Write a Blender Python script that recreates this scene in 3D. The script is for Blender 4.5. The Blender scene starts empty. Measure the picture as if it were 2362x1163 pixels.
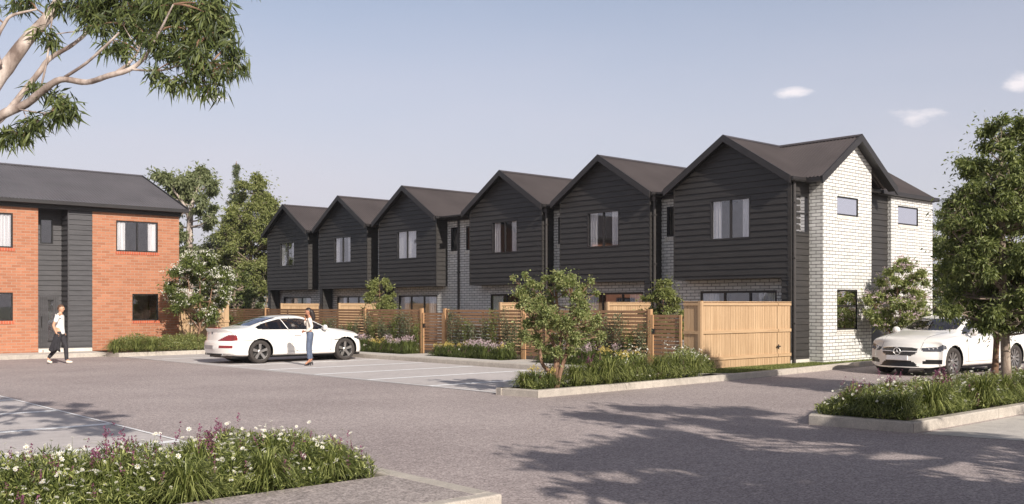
import bpy, bmesh, math, random
import numpy as np
from mathutils import Vector, Matrix
from mathutils.bvhtree import BVHTree
R_ = math.radians
scene = bpy.context.scene
COL = scene.collection

# ------------------------------------------------------------------ camera
FWD = Vector((.6635, .748, 0)); RGT = Vector((.748, -.6635, 0))
cam_d = bpy.data.cameras.new('camera'); cam = bpy.data.objects.new('camera', cam_d); COL.objects.link(cam)
cam.location = (0, 0, 1.75)
cam.rotation_euler = (-FWD).to_track_quat('Z', 'Y').to_euler()
cam_d.sensor_width = 36; cam_d.lens = 2277. / 2362 * 36; cam_d.shift_y = 124.5 / 2362
cam_d.clip_start = .1; cam_d.clip_end = 6000
scene.camera = cam

# ------------------------------------------------------------------ sky
SUN = Vector((-.22 * .88, -.975 * .88, .50)).normalized()
w = bpy.data.worlds.new('World'); scene.world = w; w.use_nodes = True
nt = w.node_tree; nt.nodes.clear()
wo = nt.nodes.new('ShaderNodeOutputWorld'); bg = nt.nodes.new('ShaderNodeBackground')
sky = nt.nodes.new('ShaderNodeTexSky'); sky.sky_type = 'NISHITA'; sky.sun_disc = False
sky.sun_elevation = math.asin(SUN.z); sky.sun_rotation = math.atan2(SUN.x, SUN.y)
sky.air_density = 1.0; sky.dust_density = 1.5; sky.ozone_density = 1.6; sky.altitude = 0
# thin high haze and small cloud wisps live in the sky itself
tc = nt.nodes.new('ShaderNodeTexCoord')
def wn(t, **k):
    n = nt.nodes.new(t)
    for a, b in k.items(): setattr(n, a, b)
    return n
def cloud_dir(px, py):
    a = (px - 1181) / 2277; b = (706 - py) / 2277
    return (RGT * a + FWD + Vector((0, 0, b))).normalized()
mp = wn('ShaderNodeMapping'); mp.inputs['Scale'].default_value = (14, 14, 34)
nt.links.new(tc.outputs['Generated'], mp.inputs['Vector'])
nz = wn('ShaderNodeTexNoise'); nz.inputs['Scale'].default_value = 1.6; nz.inputs['Detail'].default_value = 7; nz.inputs['Roughness'].default_value = .62
nt.links.new(mp.outputs[0], nz.inputs['Vector'])
acc = None
for (px, py, sx, sz) in ((2105, 274, .034, .014), (1822, 213, .026, .007), (2345, 192, .026, .014), (480, 226, .03, .005)):
    d = cloud_dir(px, py)
    sb = wn('ShaderNodeVectorMath', operation='SUBTRACT'); sb.inputs[1].default_value = d
    nt.links.new(tc.outputs['Generated'], sb.inputs[0])
    m2 = wn('ShaderNodeVectorMath', operation='MULTIPLY'); m2.inputs[1].default_value = (1 / sx, 1 / sx, 1 / sz)
    nt.links.new(sb.outputs[0], m2.inputs[0])
    ln = wn('ShaderNodeVectorMath', operation='LENGTH'); nt.links.new(m2.outputs[0], ln.inputs[0])
    mr = wn('ShaderNodeMapRange'); mr.inputs[1].default_value = 0; mr.inputs[2].default_value = 1.25
    mr.inputs[3].default_value = .62; mr.inputs[4].default_value = 0
    nt.links.new(ln.outputs['Value'], mr.inputs[0])
    if acc is None: acc = mr.outputs[0]
    else:
        mx = wn('ShaderNodeMath', operation='MAXIMUM'); nt.links.new(acc, mx.inputs[0]); nt.links.new(mr.outputs[0], mx.inputs[1]); acc = mx.outputs[0]
ad = wn('ShaderNodeMath', operation='ADD'); nt.links.new(nz.outputs['Fac'], ad.inputs[0]); nt.links.new(acc, ad.inputs[1])
cr = wn('ShaderNodeMapRange'); cr.inputs[1].default_value = .78; cr.inputs[2].default_value = 1.05; cr.inputs[3].default_value = 0; cr.inputs[4].default_value = .8
nt.links.new(ad.outputs[0], cr.inputs[0])
# pale veil of high cirrus, stronger low in the sky
mp3 = wn('ShaderNodeMapping'); mp3.inputs['Scale'].default_value = (1.2, 1.2, 5)
nt.links.new(tc.outputs['Generated'], mp3.inputs['Vector'])
n3 = wn('ShaderNodeTexNoise'); n3.inputs['Scale'].default_value = 1.5; n3.inputs['Detail'].default_value = 5; nt.links.new(mp3.outputs[0], n3.inputs['Vector'])
sz_ = wn('ShaderNodeSeparateXYZ'); nt.links.new(tc.outputs['Generated'], sz_.inputs[0])
lw = wn('ShaderNodeValToRGB'); nt.links.new(sz_.outputs['Z'], lw.inputs[0]); el = lw.color_ramp.elements
for _ in range(2): el.new(.5)
for i_, (p_, v_) in enumerate(((.0, .93), (.16, .68), (.30, .32), (.55, .02))): el[i_].position = p_; el[i_].color = (v_, v_, v_, 1)
vm = wn('ShaderNodeMapRange'); vm.inputs[1].default_value = .3; vm.inputs[2].default_value = .7; vm.inputs[3].default_value = .82; vm.inputs[4].default_value = 1.08
nt.links.new(n3.outputs['Fac'], vm.inputs[0])
ml = wn('ShaderNodeMath', operation='MULTIPLY'); nt.links.new(lw.outputs[0], ml.inputs[0]); nt.links.new(vm.outputs[0], ml.inputs[1])
veil = wn('ShaderNodeMix', data_type='RGBA'); veil.inputs['B'].default_value = (6.3, 5.82, 6.5, 1)
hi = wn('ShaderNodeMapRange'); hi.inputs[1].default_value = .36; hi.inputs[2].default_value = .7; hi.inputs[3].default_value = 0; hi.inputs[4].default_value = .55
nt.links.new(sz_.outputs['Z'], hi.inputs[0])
zen = wn('ShaderNodeMix', data_type='RGBA'); zen.inputs['B'].default_value = (1.9, 1.65, 1.55, 1); nt.links.new(hi.outputs[0], zen.inputs['Factor']); nt.links.new(sky.outputs[0], zen.inputs['A'])  # warm grey added to the unseen overhead sky to take blue out of shadows
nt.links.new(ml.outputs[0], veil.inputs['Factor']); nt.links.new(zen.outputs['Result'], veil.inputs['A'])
cl = wn('ShaderNodeMix', data_type='RGBA'); cl.inputs['B'].default_value = (9.2, 8.5, 8.6, 1)
nt.links.new(cr.outputs[0], cl.inputs['Factor']); nt.links.new(veil.outputs['Result'], cl.inputs['A'])
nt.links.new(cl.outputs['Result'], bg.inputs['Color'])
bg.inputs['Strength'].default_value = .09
nt.links.new(bg.outputs[0], wo.inputs[0])

sd = bpy.data.lights.new('sun', 'SUN'); so = bpy.data.objects.new('sun', sd); COL.objects.link(so)
sd.energy = 4.2; sd.angle = R_(.55); sd.color = (1, .93, .84); so.location = (-5, -20, 30)
so.rotation_euler = SUN.to_track_quat('Z', 'Y').to_euler()
scene.view_settings.view_transform = 'Standard'; scene.view_settings.look = 'None'
scene.view_settings.gamma = 1; scene.view_settings.exposure = .48
scene.render.engine = 'CYCLES'
scene.cycles.max_bounces = 7; scene.cycles.transparent_max_bounces = 16

# ------------------------------------------------------------------ helpers
def lin(r, g, b):
    f = lambda c: (c / 255 / 12.92) if c / 255 <= .04045 else ((c / 255 + .055) / 1.055) ** 2.4
    return (f(r), f(g), f(b), 1)

def tag(o, label=None, cat=None, group=None, kind=None):
    if label: o['label'] = label
    if cat: o['category'] = cat
    if group: o['group'] = group
    if kind: o['kind'] = kind
    return o
def empty(name, loc, label, cat, group=None, rz=0):
    o = bpy.data.objects.new(name, None); COL.objects.link(o); o.location = loc; o.rotation_euler.z = rz
    o.empty_display_size = .2
    return tag(o, label, cat, group)
S_ = .92
def T(p): return (p[0] * S_, p[1] * S_, 1.75 + (p[2] - 1.75) * S_)   # survey coordinates -> site coordinates (site stands on the 0.14 m kerb level)

class MB:
    def __init__(s, t=False): s.v = []; s.f = []; s.m = []; s.t = t; s.mi = 0
    def add(s, vs, fs):
        b = len(s.v); s.v += [tuple(p) for p in vs]; s.f += [tuple(b + i for i in f) for f in fs]; s.m += [s.mi] * len(fs); return s
    def quad(s, a, b, c, d): return s.add([a, b, c, d], [(0, 1, 2, 3)])
    def poly(s, pts): return s.add(pts, [tuple(range(len(pts)))])
    def box(s, x0, x1, y0, y1, z0, z1):
        v = [(x, y, z) for z in (z0, z1) for y in (y0, y1) for x in (x0, x1)]
        return s.add(v, [(0, 2, 3, 1), (4, 5, 7, 6), (0, 1, 5, 4), (2, 6, 7, 3), (0, 4, 6, 2), (1, 3, 7, 5)])
    def obox(s, c, ax, ay, az):   # oriented box: centre and three half vectors
        c, ax, ay, az = map(Vector, (c, ax, ay, az))
        v = [c + ax * i + ay * j + az * k for k in (-1, 1) for j in (-1, 1) for i in (-1, 1)]
        return s.add(v, [(0, 2, 3, 1), (4, 5, 7, 6), (0, 1, 5, 4), (2, 6, 7, 3), (0, 4, 6, 2), (1, 3, 7, 5)])
    def beam(s, a, b, w, h, up=(0, 0, 1)):
        a, b = Vector(a), Vector(b); d = (b - a); L = d.length; d.normalize(); u = Vector(up)
        sd_ = d.cross(u).normalized(); u = sd_.cross(d)
        return s.obox((a + b) / 2, d * L / 2, sd_ * w / 2, u * h / 2)
    def prism(s, pts, off):   # closed polygon extruded by vector off
        n = len(pts); o = Vector(off); top = [Vector(p) + o for p in pts]
        return s.add(list(pts) + top, [tuple(range(n))[::-1], tuple(range(n, 2 * n))] + [(i, (i + 1) % n, n + (i + 1) % n, n + i) for i in range(n)])
    def tube(s, pts, rad, n=8, cap=True):
        pts = [Vector(p) for p in pts]
        if not hasattr(rad, '__len__'): rad = [rad] * len(pts)
        vs = []; prev = None
        for i, p in enumerate(pts):
            d = (pts[min(i + 1, len(pts) - 1)] - pts[max(i - 1, 0)]).normalized()
            if prev is None:
                a = d.cross(Vector((0, 0, 1)) if abs(d.z) < .9 else Vector((1, 0, 0))).normalized()
            else: a = (prev - d * prev.dot(d)).normalized()
            prev = a; b = d.cross(a)
            vs += [p + (a * math.cos(2 * math.pi * k / n) + b * math.sin(2 * math.pi * k / n)) * rad[i] for k in range(n)]
        fs = []
        for i in range(len(pts) - 1):
            for k in range(n): fs.append((i * n + k, i * n + (k + 1) % n, (i + 1) * n + (k + 1) % n, (i + 1) * n + k))
        if cap: fs += [tuple(range(n))[::-1], tuple(range((len(pts) - 1) * n, len(pts) * n))]
        return s.add(vs, fs)
    def lathe(s, prof, c=(0, 0, 0), axis='z', n=24):   # prof: (r, h)
        c = Vector(c); vs = []
        for r, h in prof:
            for k in range(n):
                a = 2 * math.pi * k / n; x, y = r * math.cos(a), r * math.sin(a)
                vs.append(c + (Vector((x, y, h)) if axis == 'z' else Vector((x, h, y)) if axis == 'y' else Vector((h, x, y))))
        fs = [(i * n + k, i * n + (k + 1) % n, (i + 1) * n + (k + 1) % n, (i + 1) * n + k) for i in range(len(prof) - 1) for k in range(n)]
        return s.add(vs, fs)
    def build(s, name, mat, parent=None, smooth=False, label=None, bevel=0):
        vs = [T(p) for p in s.v] if s.t else s.v
        if parent is not None and parent.type == 'EMPTY' or parent is not None:
            o_ = WLOC.get(parent.name, Vector((0, 0, 0))); vs = [(p[0] - o_[0], p[1] - o_[1], p[2] - o_[2]) for p in vs]
        me = bpy.data.meshes.new(name); me.from_pydata(vs, [], s.f)
        for m_ in (mat if isinstance(mat, (list, tuple)) else [mat]): me.materials.append(m_)
        if any(s.m): me.polygons.foreach_set('material_index', s.m)
        if smooth: me.polygons.foreach_set('use_smooth', [True] * len(me.polygons))
        me.update()
        o = bpy.data.objects.new(name, me); COL.objects.link(o)
        if parent: o.parent = parent; WLOC[o.name] = WLOC.get(parent.name, Vector((0, 0, 0)))
        if bevel:
            b = o.modifiers.new('bevel', 'BEVEL'); b.width = bevel; b.segments = 2; b.limit_method = 'ANGLE'
        if label: o['label'] = label
        return o
WLOC = {}   # world location a child mesh is written relative to
def thing(name, loc, label, cat, group=None):
    o = empty(name, loc, label, cat, group); WLOC[o.name] = Vector(loc); return o

def np_obj(name, parts, mats, parent=None, smooth=False):
    """parts: list of (V (n,3), F (m,k), material index); fast mesh from numpy arrays"""
    V = np.concatenate([p[0] for p in parts]).astype(np.float32)
    loops = []; starts = []; tot = []; mi = []; vo = 0; lo = 0
    for v, f, m in parts:
        k = f.shape[1]; loops.append((f + vo).ravel()); n = len(f)
        starts.append(lo + np.arange(n) * k); tot.append(np.full(n, k)); mi.append(np.full(n, m)); vo += len(v); lo += n * k
    if parent is not None: V = V - np.array(WLOC.get(parent.name, (0, 0, 0)), dtype=np.float32)
    me = bpy.data.meshes.new(name); me.vertices.add(len(V)); me.vertices.foreach_set('co', V.ravel())
    L = np.concatenate(loops); me.loops.add(len(L)); me.loops.foreach_set('vertex_index', L.astype(np.int32))
    st = np.concatenate(starts); me.polygons.add(len(st)); me.polygons.foreach_set('loop_start', st.astype(np.int32))
    me.polygons.foreach_set('loop_total', np.concatenate(tot).astype(np.int32))
    for m_ in mats: me.materials.append(m_)
    me.polygons.foreach_set('material_index', np.concatenate(mi).astype(np.int32))
    me.polygons.foreach_set('use_smooth', np.full(len(st), smooth)); me.update(calc_edges=True)
    o = bpy.data.objects.new(name, me); COL.objects.link(o)
    if parent is not None: o.parent = parent; WLOC[o.name] = WLOC.get(parent.name, Vector((0, 0, 0)))
    return o

# ------------------------------------------------------------------ materials
def mat(name):
    m = bpy.data.materials.new(name); m.use_nodes = True; nt = m.node_tree
    return m, nt, nt.nodes['Principled BSDF']
def N(nt, t, **k):
    n = nt.nodes.new(t)
    for a, b in k.items(): setattr(n, a, b)
    return n
def ramp(nt, fac, stops):
    r = N(nt, 'ShaderNodeValToRGB'); e = r.color_ramp.elements
    while len(e) < len(stops): e.new(.5)
    for i, (p, c) in enumerate(stops): e[i].position = p; e[i].color = c if len(c) == 4 else (*c, 1)
    nt.links.new(fac, r.inputs[0]); return r.outputs[0]
def noise(nt, vec, scale, detail=4, rough=.55):
    n = N(nt, 'ShaderNodeTexNoise'); n.inputs['Scale'].default_value = scale; n.inputs['Detail'].default_value = detail; n.inputs['Roughness'].default_value = rough
    if vec is not None: nt.links.new(vec, n.inputs['Vector'])
    return n.outputs['Fac']
def pos(nt, scale=(1, 1, 1)):
    g = N(nt, 'ShaderNodeNewGeometry')
    if scale == (1, 1, 1): return g.outputs['Position']
    m = N(nt, 'ShaderNodeVectorMath', operation='MULTIPLY'); m.inputs[1].default_value = scale; nt.links.new(g.outputs['Position'], m.inputs[0]); return m.outputs[0]
def mixc(nt, fac, a, b, mode='MIX'):
    m = N(nt, 'ShaderNodeMix', data_type='RGBA', blend_type=mode)
    for s_, v in (('Factor', fac), ('A', a), ('B', b)):
        if isinstance(v, (int, float)): m.inputs[s_].default_value = v
        elif isinstance(v, tuple): m.inputs[s_].default_value = v
        else: nt.links.new(v, m.inputs[s_])
    return m.outputs['Result']
def bump(nt, h, p, strength=.3, dist=.01):
    b = N(nt, 'ShaderNodeBump'); b.inputs['Strength'].default_value = strength; b.inputs['Distance'].default_value = dist
    nt.links.new(h, b.inputs['Height']); nt.links.new(b.outputs[0], p.inputs['Normal'])
def plain(name, col, rough=.6, metal=0, var=.12, scale=3, coat=0):
    m, nt, p = mat(name); c = noise(nt, pos(nt), scale, 5)
    a = tuple(x * (1 - var) for x in col[:3]) + (1,); b = tuple(min(1, x * (1 + var)) for x in col[:3]) + (1,)
    nt.links.new(ramp(nt, c, [(.3, a), (.7, b)]), p.inputs['Base Color'])
    p.inputs['Roughness'].default_value = rough; p.inputs['Metallic'].default_value = metal; p.inputs['Coat Weight'].default_value = coat
    return m
def wallvec(nt):
    """(along, up, 0) on any upright wall, from world position and normal"""
    g = N(nt, 'ShaderNodeNewGeometry'); sp = N(nt, 'ShaderNodeSeparateXYZ'); nt.links.new(g.outputs['Position'], sp.inputs[0])
    sn = N(nt, 'ShaderNodeSeparateXYZ'); nt.links.new(g.outputs['True Normal'], sn.inputs[0])
    ab = N(nt, 'ShaderNodeMath', operation='ABSOLUTE'); nt.links.new(sn.outputs['X'], ab.inputs[0])
    gt = N(nt, 'ShaderNodeMath', operation='GREATER_THAN'); nt.links.new(ab.outputs[0], gt.inputs[0]); gt.inputs[1].default_value = .5
    mx = N(nt, 'ShaderNodeMix', data_type='FLOAT'); nt.links.new(gt.outputs[0], mx.inputs[0]); nt.links.new(sp.outputs['X'], mx.inputs[2]); nt.links.new(sp.outputs['Y'], mx.inputs[3])
    cb = N(nt, 'ShaderNodeCombineXYZ'); nt.links.new(mx.outputs[0], cb.inputs[0]); nt.links.new(sp.outputs['Z'], cb.inputs[1]); return cb.outputs[0]
def brick(name, c1, c2, mortar, ms=.010, rough=.8, bw=.24, rh=.086):
    m, nt, p = mat(name); v = wallvec(nt)
    b = N(nt, 'ShaderNodeTexBrick'); b.inputs['Scale'].default_value = 1; b.inputs['Brick Width'].default_value = bw; b.inputs['Row Height'].default_value = rh
    b.inputs['Mortar Size'].default_value = ms; b.inputs['Mortar Smooth'].default_value = .25; b.offset = .5
    b.inputs['Color1'].default_value = c1; b.inputs['Color2'].default_value = c2; b.inputs['Mortar'].default_value = mortar
    nt.links.new(v, b.inputs['Vector'])
    n = noise(nt, pos(nt), 2.2, 6, .65); n2 = noise(nt, pos(nt), 40, 3)
    c = mixc(nt, .35, b.outputs['Color'], ramp(nt, n, [(.3, (.62, .62, .62)), (.7, (1, 1, 1))]), 'MULTIPLY')
    c = mixc(nt, .3, c, ramp(nt, n2, [(.3, (.7, .7, .7)), (.7, (1, 1, 1))]), 'MULTIPLY')
    nt.links.new(c, p.inputs['Base Color']); p.inputs['Roughness'].default_value = rough
    inv = N(nt, 'ShaderNodeMath', operation='SUBTRACT'); inv.inputs[0].default_value = 1; nt.links.new(b.outputs['Fac'], inv.inputs[1])
    bump(nt, inv.outputs[0], p, .6, .008); return m
M = {}
M['white_brick'] = brick('white_brick', lin(238, 236, 231), lin(216, 214, 209), lin(100, 95, 92), .010, bw=.32, rh=.098)
M['orange_brick'] = brick('orange_brick', lin(190, 128, 96), lin(168, 108, 78), lin(178, 146, 124), .010, bw=.30, rh=.099)
M['orange_sill'] = brick('orange_sill', lin(206, 106, 72), lin(180, 84, 56), lin(190, 150, 126), .008, bw=.086, rh=.5)
M['white_sill'] = brick('white_sill', lin(240, 236, 226), lin(222, 216, 206), lin(140, 132, 122), .008, bw=.086, rh=.5)
def clad(name, c, rough=.55):
    m, nt, p = mat(name); n = noise(nt, pos(nt, (1, 1, 6)), 1.7, 5, .6); n2 = noise(nt, pos(nt, (3, 3, 50)), 2, 3)
    a = tuple(x * .78 for x in c[:3]); b = tuple(x * 1.25 for x in c[:3])
    cc = ramp(nt, n, [(.3, a), (.72, b)])
    nt.links.new(cc, p.inputs['Base Color']); p.inputs['Roughness'].default_value = rough; bump(nt, n2, p, .15, .003); return m
M['cladding'] = clad('dark_cladding', lin(52, 49, 47))
M['cladding2'] = clad('dark_cladding_left', lin(68, 66, 68))
M['trim'] = plain('dark_trim', lin(46, 43, 43), .45)
M['frame'] = plain('window_frame_black', lin(40, 38, 38), .35)
M['downpipe'] = plain('downpipe_grey', lin(64, 60, 58), .45)
def roofmat(name, c):
    m, nt, p = mat(name); n = noise(nt, pos(nt), .8, 5, .6)
    nt.links.new(ramp(nt, n, [(.3, tuple(x * .85 for x in c[:3])), (.7, tuple(x * 1.15 for x in c[:3]))]), p.inputs['Base Color'])
    p.inputs['Roughness'].default_value = .42; p.inputs['Metallic'].default_value = .25; return m
M['roof'] = roofmat('roof_steel_brown', lin(84, 77, 76))
M['roof2'] = roofmat('roof_steel_grey', lin(104, 100, 102))
M['slab'] = plain('slab_concrete', lin(205, 198, 188), .8)
def curtain():
    m, nt, p = mat('curtain_cloth'); p.inputs['Base Color'].default_value = lin(232, 229, 228); p.inputs['Roughness'].default_value = .9
    n = noise(nt, pos(nt, (30, 30, .5)), 1.2, 2); nt.links.new(ramp(nt, n, [(.35, lin(196, 194, 198)), (.65, lin(238, 236, 234))]), p.inputs['Base Color']); return m
M['curtain'] = curtain()
def glass(name, tint=(.9, .92, .95, 1), base=.28, rough=.01):
    m = bpy.data.materials.new(name); m.use_nodes = True; nt = m.node_tree; nt.nodes.clear()
    o = N(nt, 'ShaderNodeOutputMaterial'); tr = N(nt, 'ShaderNodeBsdfTransparent'); tr.inputs[0].default_value = tint
    gl = N(nt, 'ShaderNodeBsdfGlossy'); gl.inputs['Roughness'].default_value = rough; gl.inputs['Color'].default_value = (.95, .95, 1, 1)
    lw_ = N(nt, 'ShaderNodeLayerWeight'); lw_.inputs[0].default_value = .5
    fr = N(nt, 'ShaderNodeMath', operation='POWER'); nt.links.new(lw_.outputs['Facing'], fr.inputs[0]); fr.inputs[1].default_value = 3.5
    mr = N(nt, 'ShaderNodeMapRange'); mr.inputs[1].default_value = 0; mr.inputs[2].default_value = 1; mr.inputs[3].default_value = base; mr.inputs[4].default_value = 1
    nt.links.new(fr.outputs[0], mr.inputs[0])
    mx = N(nt, 'ShaderNodeMixShader'); nt.links.new(mr.outputs[0], mx.inputs[0]); nt.links.new(tr.outputs[0], mx.inputs[1]); nt.links.new(gl.outputs[0], mx.inputs[2])
    nt.links.new(mx.outputs[0], o.inputs[0]); return m
M['glass'] = glass('window_glass', tint=(.97, .97, .97, 1), base=.10)
M['glass_hi'] = glass('window_glass_mirror', base=.93)
M['car_glass'] = glass('car_glass', tint=(.50, .48, .47, 1), base=.09)
def wood(name, c1, c2, c3, axis):
    m, nt, p = mat(name)
    sc = (14, 14, .8) if axis == 'z' else (14, .8, 14) if axis == 'y' else (.8, 14, 14)
    n = noise(nt, pos(nt, sc), 1.5, 6, .65); n2 = noise(nt, pos(nt, tuple(x * 4 for x in sc)), 2, 3)
    g = N(nt, 'ShaderNodeNewGeometry')
    c = ramp(nt, n, [(.25, c1), (.5, c2), (.75, c3)])
    c = mixc(nt, .35, c, ramp(nt, g.outputs['Random Per Island'], [(0, (.6, .55, .5)), (1, (1, 1, 1))]), 'MULTIPLY')
    c = mixc(nt, .3, c, ramp(nt, n2, [(.3, (.7, .65, .6)), (.7, (1, 1, 1))]), 'MULTIPLY')
    nt.links.new(c, p.inputs['Base Color']); p.inputs['Roughness'].default_value = .75; bump(nt, n2, p, .2, .002); return m
M['pine'] = wood('pine_upright', lin(176, 144, 108), lin(194, 162, 126), lin(206, 176, 140), 'z')
M['pine_h'] = wood('pine_rail', lin(176, 144, 108), lin(194, 162, 126), lin(206, 176, 140), 'x')
M['slatwood_shaded'] = wood('slat_timber_shaded', lin(132, 98, 72), lin(154, 118, 88), lin(172, 136, 104), 'y')  # same timber as the palings, its colour darkened for shade on the slats
M['slatpost'] = wood('slat_post_timber', lin(172, 132, 94), lin(190, 150, 110), lin(204, 166, 126), 'z')
def ground_mat(name, c1, c2, speck, fine=60, bumpd=.004, streak=None):
    m, nt, p = mat(name)
    n = noise(nt, pos(nt), .35, 6, .6); n2 = noise(nt, pos(nt), fine, 4, .7); n3 = noise(nt, pos(nt), 5, 5, .6); n4 = noise(nt, pos(nt, (1, 1, 1)), 14, 5, .75)
    c = ramp(nt, n, [(.3, c1), (.7, c2)])
    c = mixc(nt, speck, c, ramp(nt, n2, [(.38, (.45, .43, .43)), (.5, (.9, .9, .9)), (.64, (1.25, 1.2, 1.2))]), 'MULTIPLY')
    c = mixc(nt, .5, c, ramp(nt, n3, [(.3, (.74, .73, .73)), (.7, (1.12, 1.11, 1.11))]), 'MULTIPLY')
    c = mixc(nt, speck * .8, c, ramp(nt, n4, [(.35, (.55, .54, .54)), (.65, (1.2, 1.2, 1.2))]), 'MULTIPLY')
    nt.links.new(c, p.inputs['Base Color']); p.inputs['Roughness'].default_value = .85
    bump(nt, n2, p, .5, bumpd); return m
M['asphalt'] = ground_mat('asphalt', lin(172, 160, 157), lin(196, 184, 180), 1.0, 38, .008)
M['bayconc'] = ground_mat('bay_concrete', lin(188, 181, 178), lin(202, 195, 192), .15, 90, .001)
M['concrete'] = ground_mat('path_concrete', lin(190, 184, 176), lin(208, 202, 194), .25, 80, .001)
M['kerb'] = ground_mat('kerb_concrete', lin(176, 168, 158), lin(200, 192, 180), .35, 70, .002)
M['exposed'] = ground_mat('exposed_aggregate', lin(168, 158, 154), lin(188, 178, 172), 1.0, 48, .008)
M['soil'] = ground_mat('garden_soil', lin(58, 48, 40), lin(80, 66, 54), .8, 50, .02)
M['farland'] = ground_mat('far_ground', lin(92, 98, 70), lin(112, 116, 86), .3, 2, .01)
M['lawn'] = ground_mat('lawn_base', lin(86, 102, 50), lin(110, 122, 62), .5, 60, .01)
M['paint'] = plain('line_paint', (.90, .89, .88, 1), .6, var=.14, scale=9)
def leafmat(name, cols, trans=.35, rough=.5):
    m = bpy.data.materials.new(name); m.use_nodes = True; nt = m.node_tree; p = nt.nodes['Principled BSDF']; o = nt.nodes['Material Output']
    g = N(nt, 'ShaderNodeNewGeometry'); k = len(cols)
    c = ramp(nt, g.outputs['Random Per Island'], [(i / max(1, k - 1), cc) for i, cc in enumerate(cols)])
    nt.links.new(c, p.inputs['Base Color']); p.inputs['Roughness'].default_value = rough
    t = N(nt, 'ShaderNodeBsdfTranslucent'); nt.links.new(mixc(nt, 1, c, (.95, 1.0, .6, 1), 'MULTIPLY'), t.inputs[0])
    mx = N(nt, 'ShaderNodeMixShader'); mx.inputs[0].default_value = trans
    nt.links.new(p.outputs[0], mx.inputs[1]); nt.links.new(t.outputs[0], mx.inputs[2]); nt.links.new(mx.outputs[0], o.inputs[0]); return m
M['gum_leaf'] = leafmat('gum_leaf', [lin(56, 66, 38), lin(84, 96, 50), lin(124, 132, 78)], .28)
M['gum_leaf2'] = leafmat('gum_leaf_far_hazed', [lin(104, 112, 78), lin(134, 142, 100), lin(164, 168, 128)], .42)  # distant foliage, haze put into the colour by paling it
M['green_leaf'] = leafmat('green_leaf', [lin(76, 88, 46), lin(104, 116, 60), lin(134, 142, 80)])
M['yellow_leaf'] = leafmat('light_green_leaf', [lin(106, 116, 64), lin(138, 144, 84), lin(168, 170, 110)], .42)
M['dark_leaf'] = leafmat('dark_leaf', [lin(70, 78, 56), lin(96, 102, 72), lin(122, 126, 92)], .2)
M['street_leaf'] = leafmat('street_leaf', [lin(82, 94, 52), lin(120, 130, 74), lin(162, 168, 108)], .42)
M['myrtle_leaf'] = leafmat('myrtle_leaf', [lin(96, 108, 60), lin(132, 144, 86), lin(176, 182, 124), lin(150, 146, 96)], .42)
M['conifer_leaf'] = leafmat('conifer_leaf', [lin(86, 96, 70), lin(118, 126, 96)], .15)
M['grass'] = leafmat('grass_blade', [lin(64, 74, 34), lin(104, 114, 54), lin(182, 186, 116)], .28)
M['grass_dark'] = leafmat('grass_blade_dark', [lin(64, 76, 38), lin(94, 106, 52), lin(126, 134, 74)], .35)
M['petal_white'] = leafmat('white_petal', [lin(250, 248, 240), lin(236, 232, 222)], .3)
M['petal_yellow'] = leafmat('yellow_petal', [lin(190, 168, 84), lin(214, 196, 120)], .3)
M['petal_pink'] = leafmat('pink_petal', [lin(206, 176, 186), lin(226, 206, 212), lin(176, 150, 164)], .3)
M['petal_purple'] = leafmat('purple_petal', [lin(116, 62, 92), lin(150, 92, 120)], .3)
def bark(name, c1, c2, c3, sc=(6, 6, 2)):
    m, nt, p = mat(name); n = noise(nt, pos(nt, sc), 1.5, 6, .6); n2 = noise(nt, pos(nt), 30, 4, .6)
    nt.links.new(mixc(nt, .3, ramp(nt, n, [(.3, c1), (.5, c2), (.62, c3)]), ramp(nt, n2, [(.3, (.6, .6, .6)), (.7, (1, 1, 1))]), 'MULTIPLY'), p.inputs['Base Color'])
    p.inputs['Roughness'].default_value = .85; bump(nt, n2, p, .6, .01); return m
M['gum_bark'] = bark('gum_bark', lin(112, 96, 88), lin(172, 156, 146), lin(206, 192, 182))
M['brown_bark'] = bark('brown_bark', lin(92, 70, 56), lin(130, 100, 80), lin(160, 128, 104))
M['grey_bark'] = bark('grey_bark', lin(110, 96, 84), lin(150, 132, 118), lin(176, 160, 144))
# ------------------------------------------------------------------ ground, roads, kerbs
def sheet(name, polys, z, m, kind='structure'):
    b = MB()
    for pl in polys: b.poly([(x, y, z) for x, y in pl])
    return tag(b.build(name, m), kind=kind)
def rect(x0, x1, y0, y1): return [(x0, y0), (x1, y0), (x1, y1), (x0, y1)]
sheet('ground', [rect(-2500, 3000, -2500, 3000)], -.03, M['farland'])
sheet('road', [rect(-45, 90, -45, 62)], 0, M['asphalt'])
sheet('parking_bay', [[(12.9, 14.78), (18.3, 14.78), (18.3, 34.4), (12.45, 34.4)]], .004, M['bayconc'])
sheet('parking_bay', [rect(-30, 5.28, 9.4, 27)], .004, M['bayconc'])
sheet('driveway', [[(13.16, 6.4), (13.6, 4.4), (14.5, -6), (45, -6), (45, 6.4)]], .004, M['concrete'])
def line(a, b_, wd=.1):
    a, b_ = Vector((*a, 0)), Vector((*b_, 0)); d = (b_ - a).normalized(); s = Vector((-d.y, d.x, 0)) * wd / 2
    return [tuple((p)[:2]) for p in (a - s, b_ - s, b_ + s, a + s)]
sheet('painted_line', [line((12.93, y), (18.15, y), .2) for y in (17.3, 19.72, 22.15, 24.6, 27.0, 29.45, 31.9)], .008, M['paint'])
sheet('painted_line', [line((12.91, 14.9), (12.9, 24.6), .05), line((12.9, 24.6), (12.5, 34.3), .05)], .012, M['paint'])
sheet('painted_line', [line((-8, y), (5.24, y), .2) for y in (12.4, 14.88, 17.36, 19.9, 22.4)], .008, M['paint'])
sheet('painted_line', [line((5.26, 9.5), (5.26, 24), .05)], .012, M['paint'])

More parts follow.
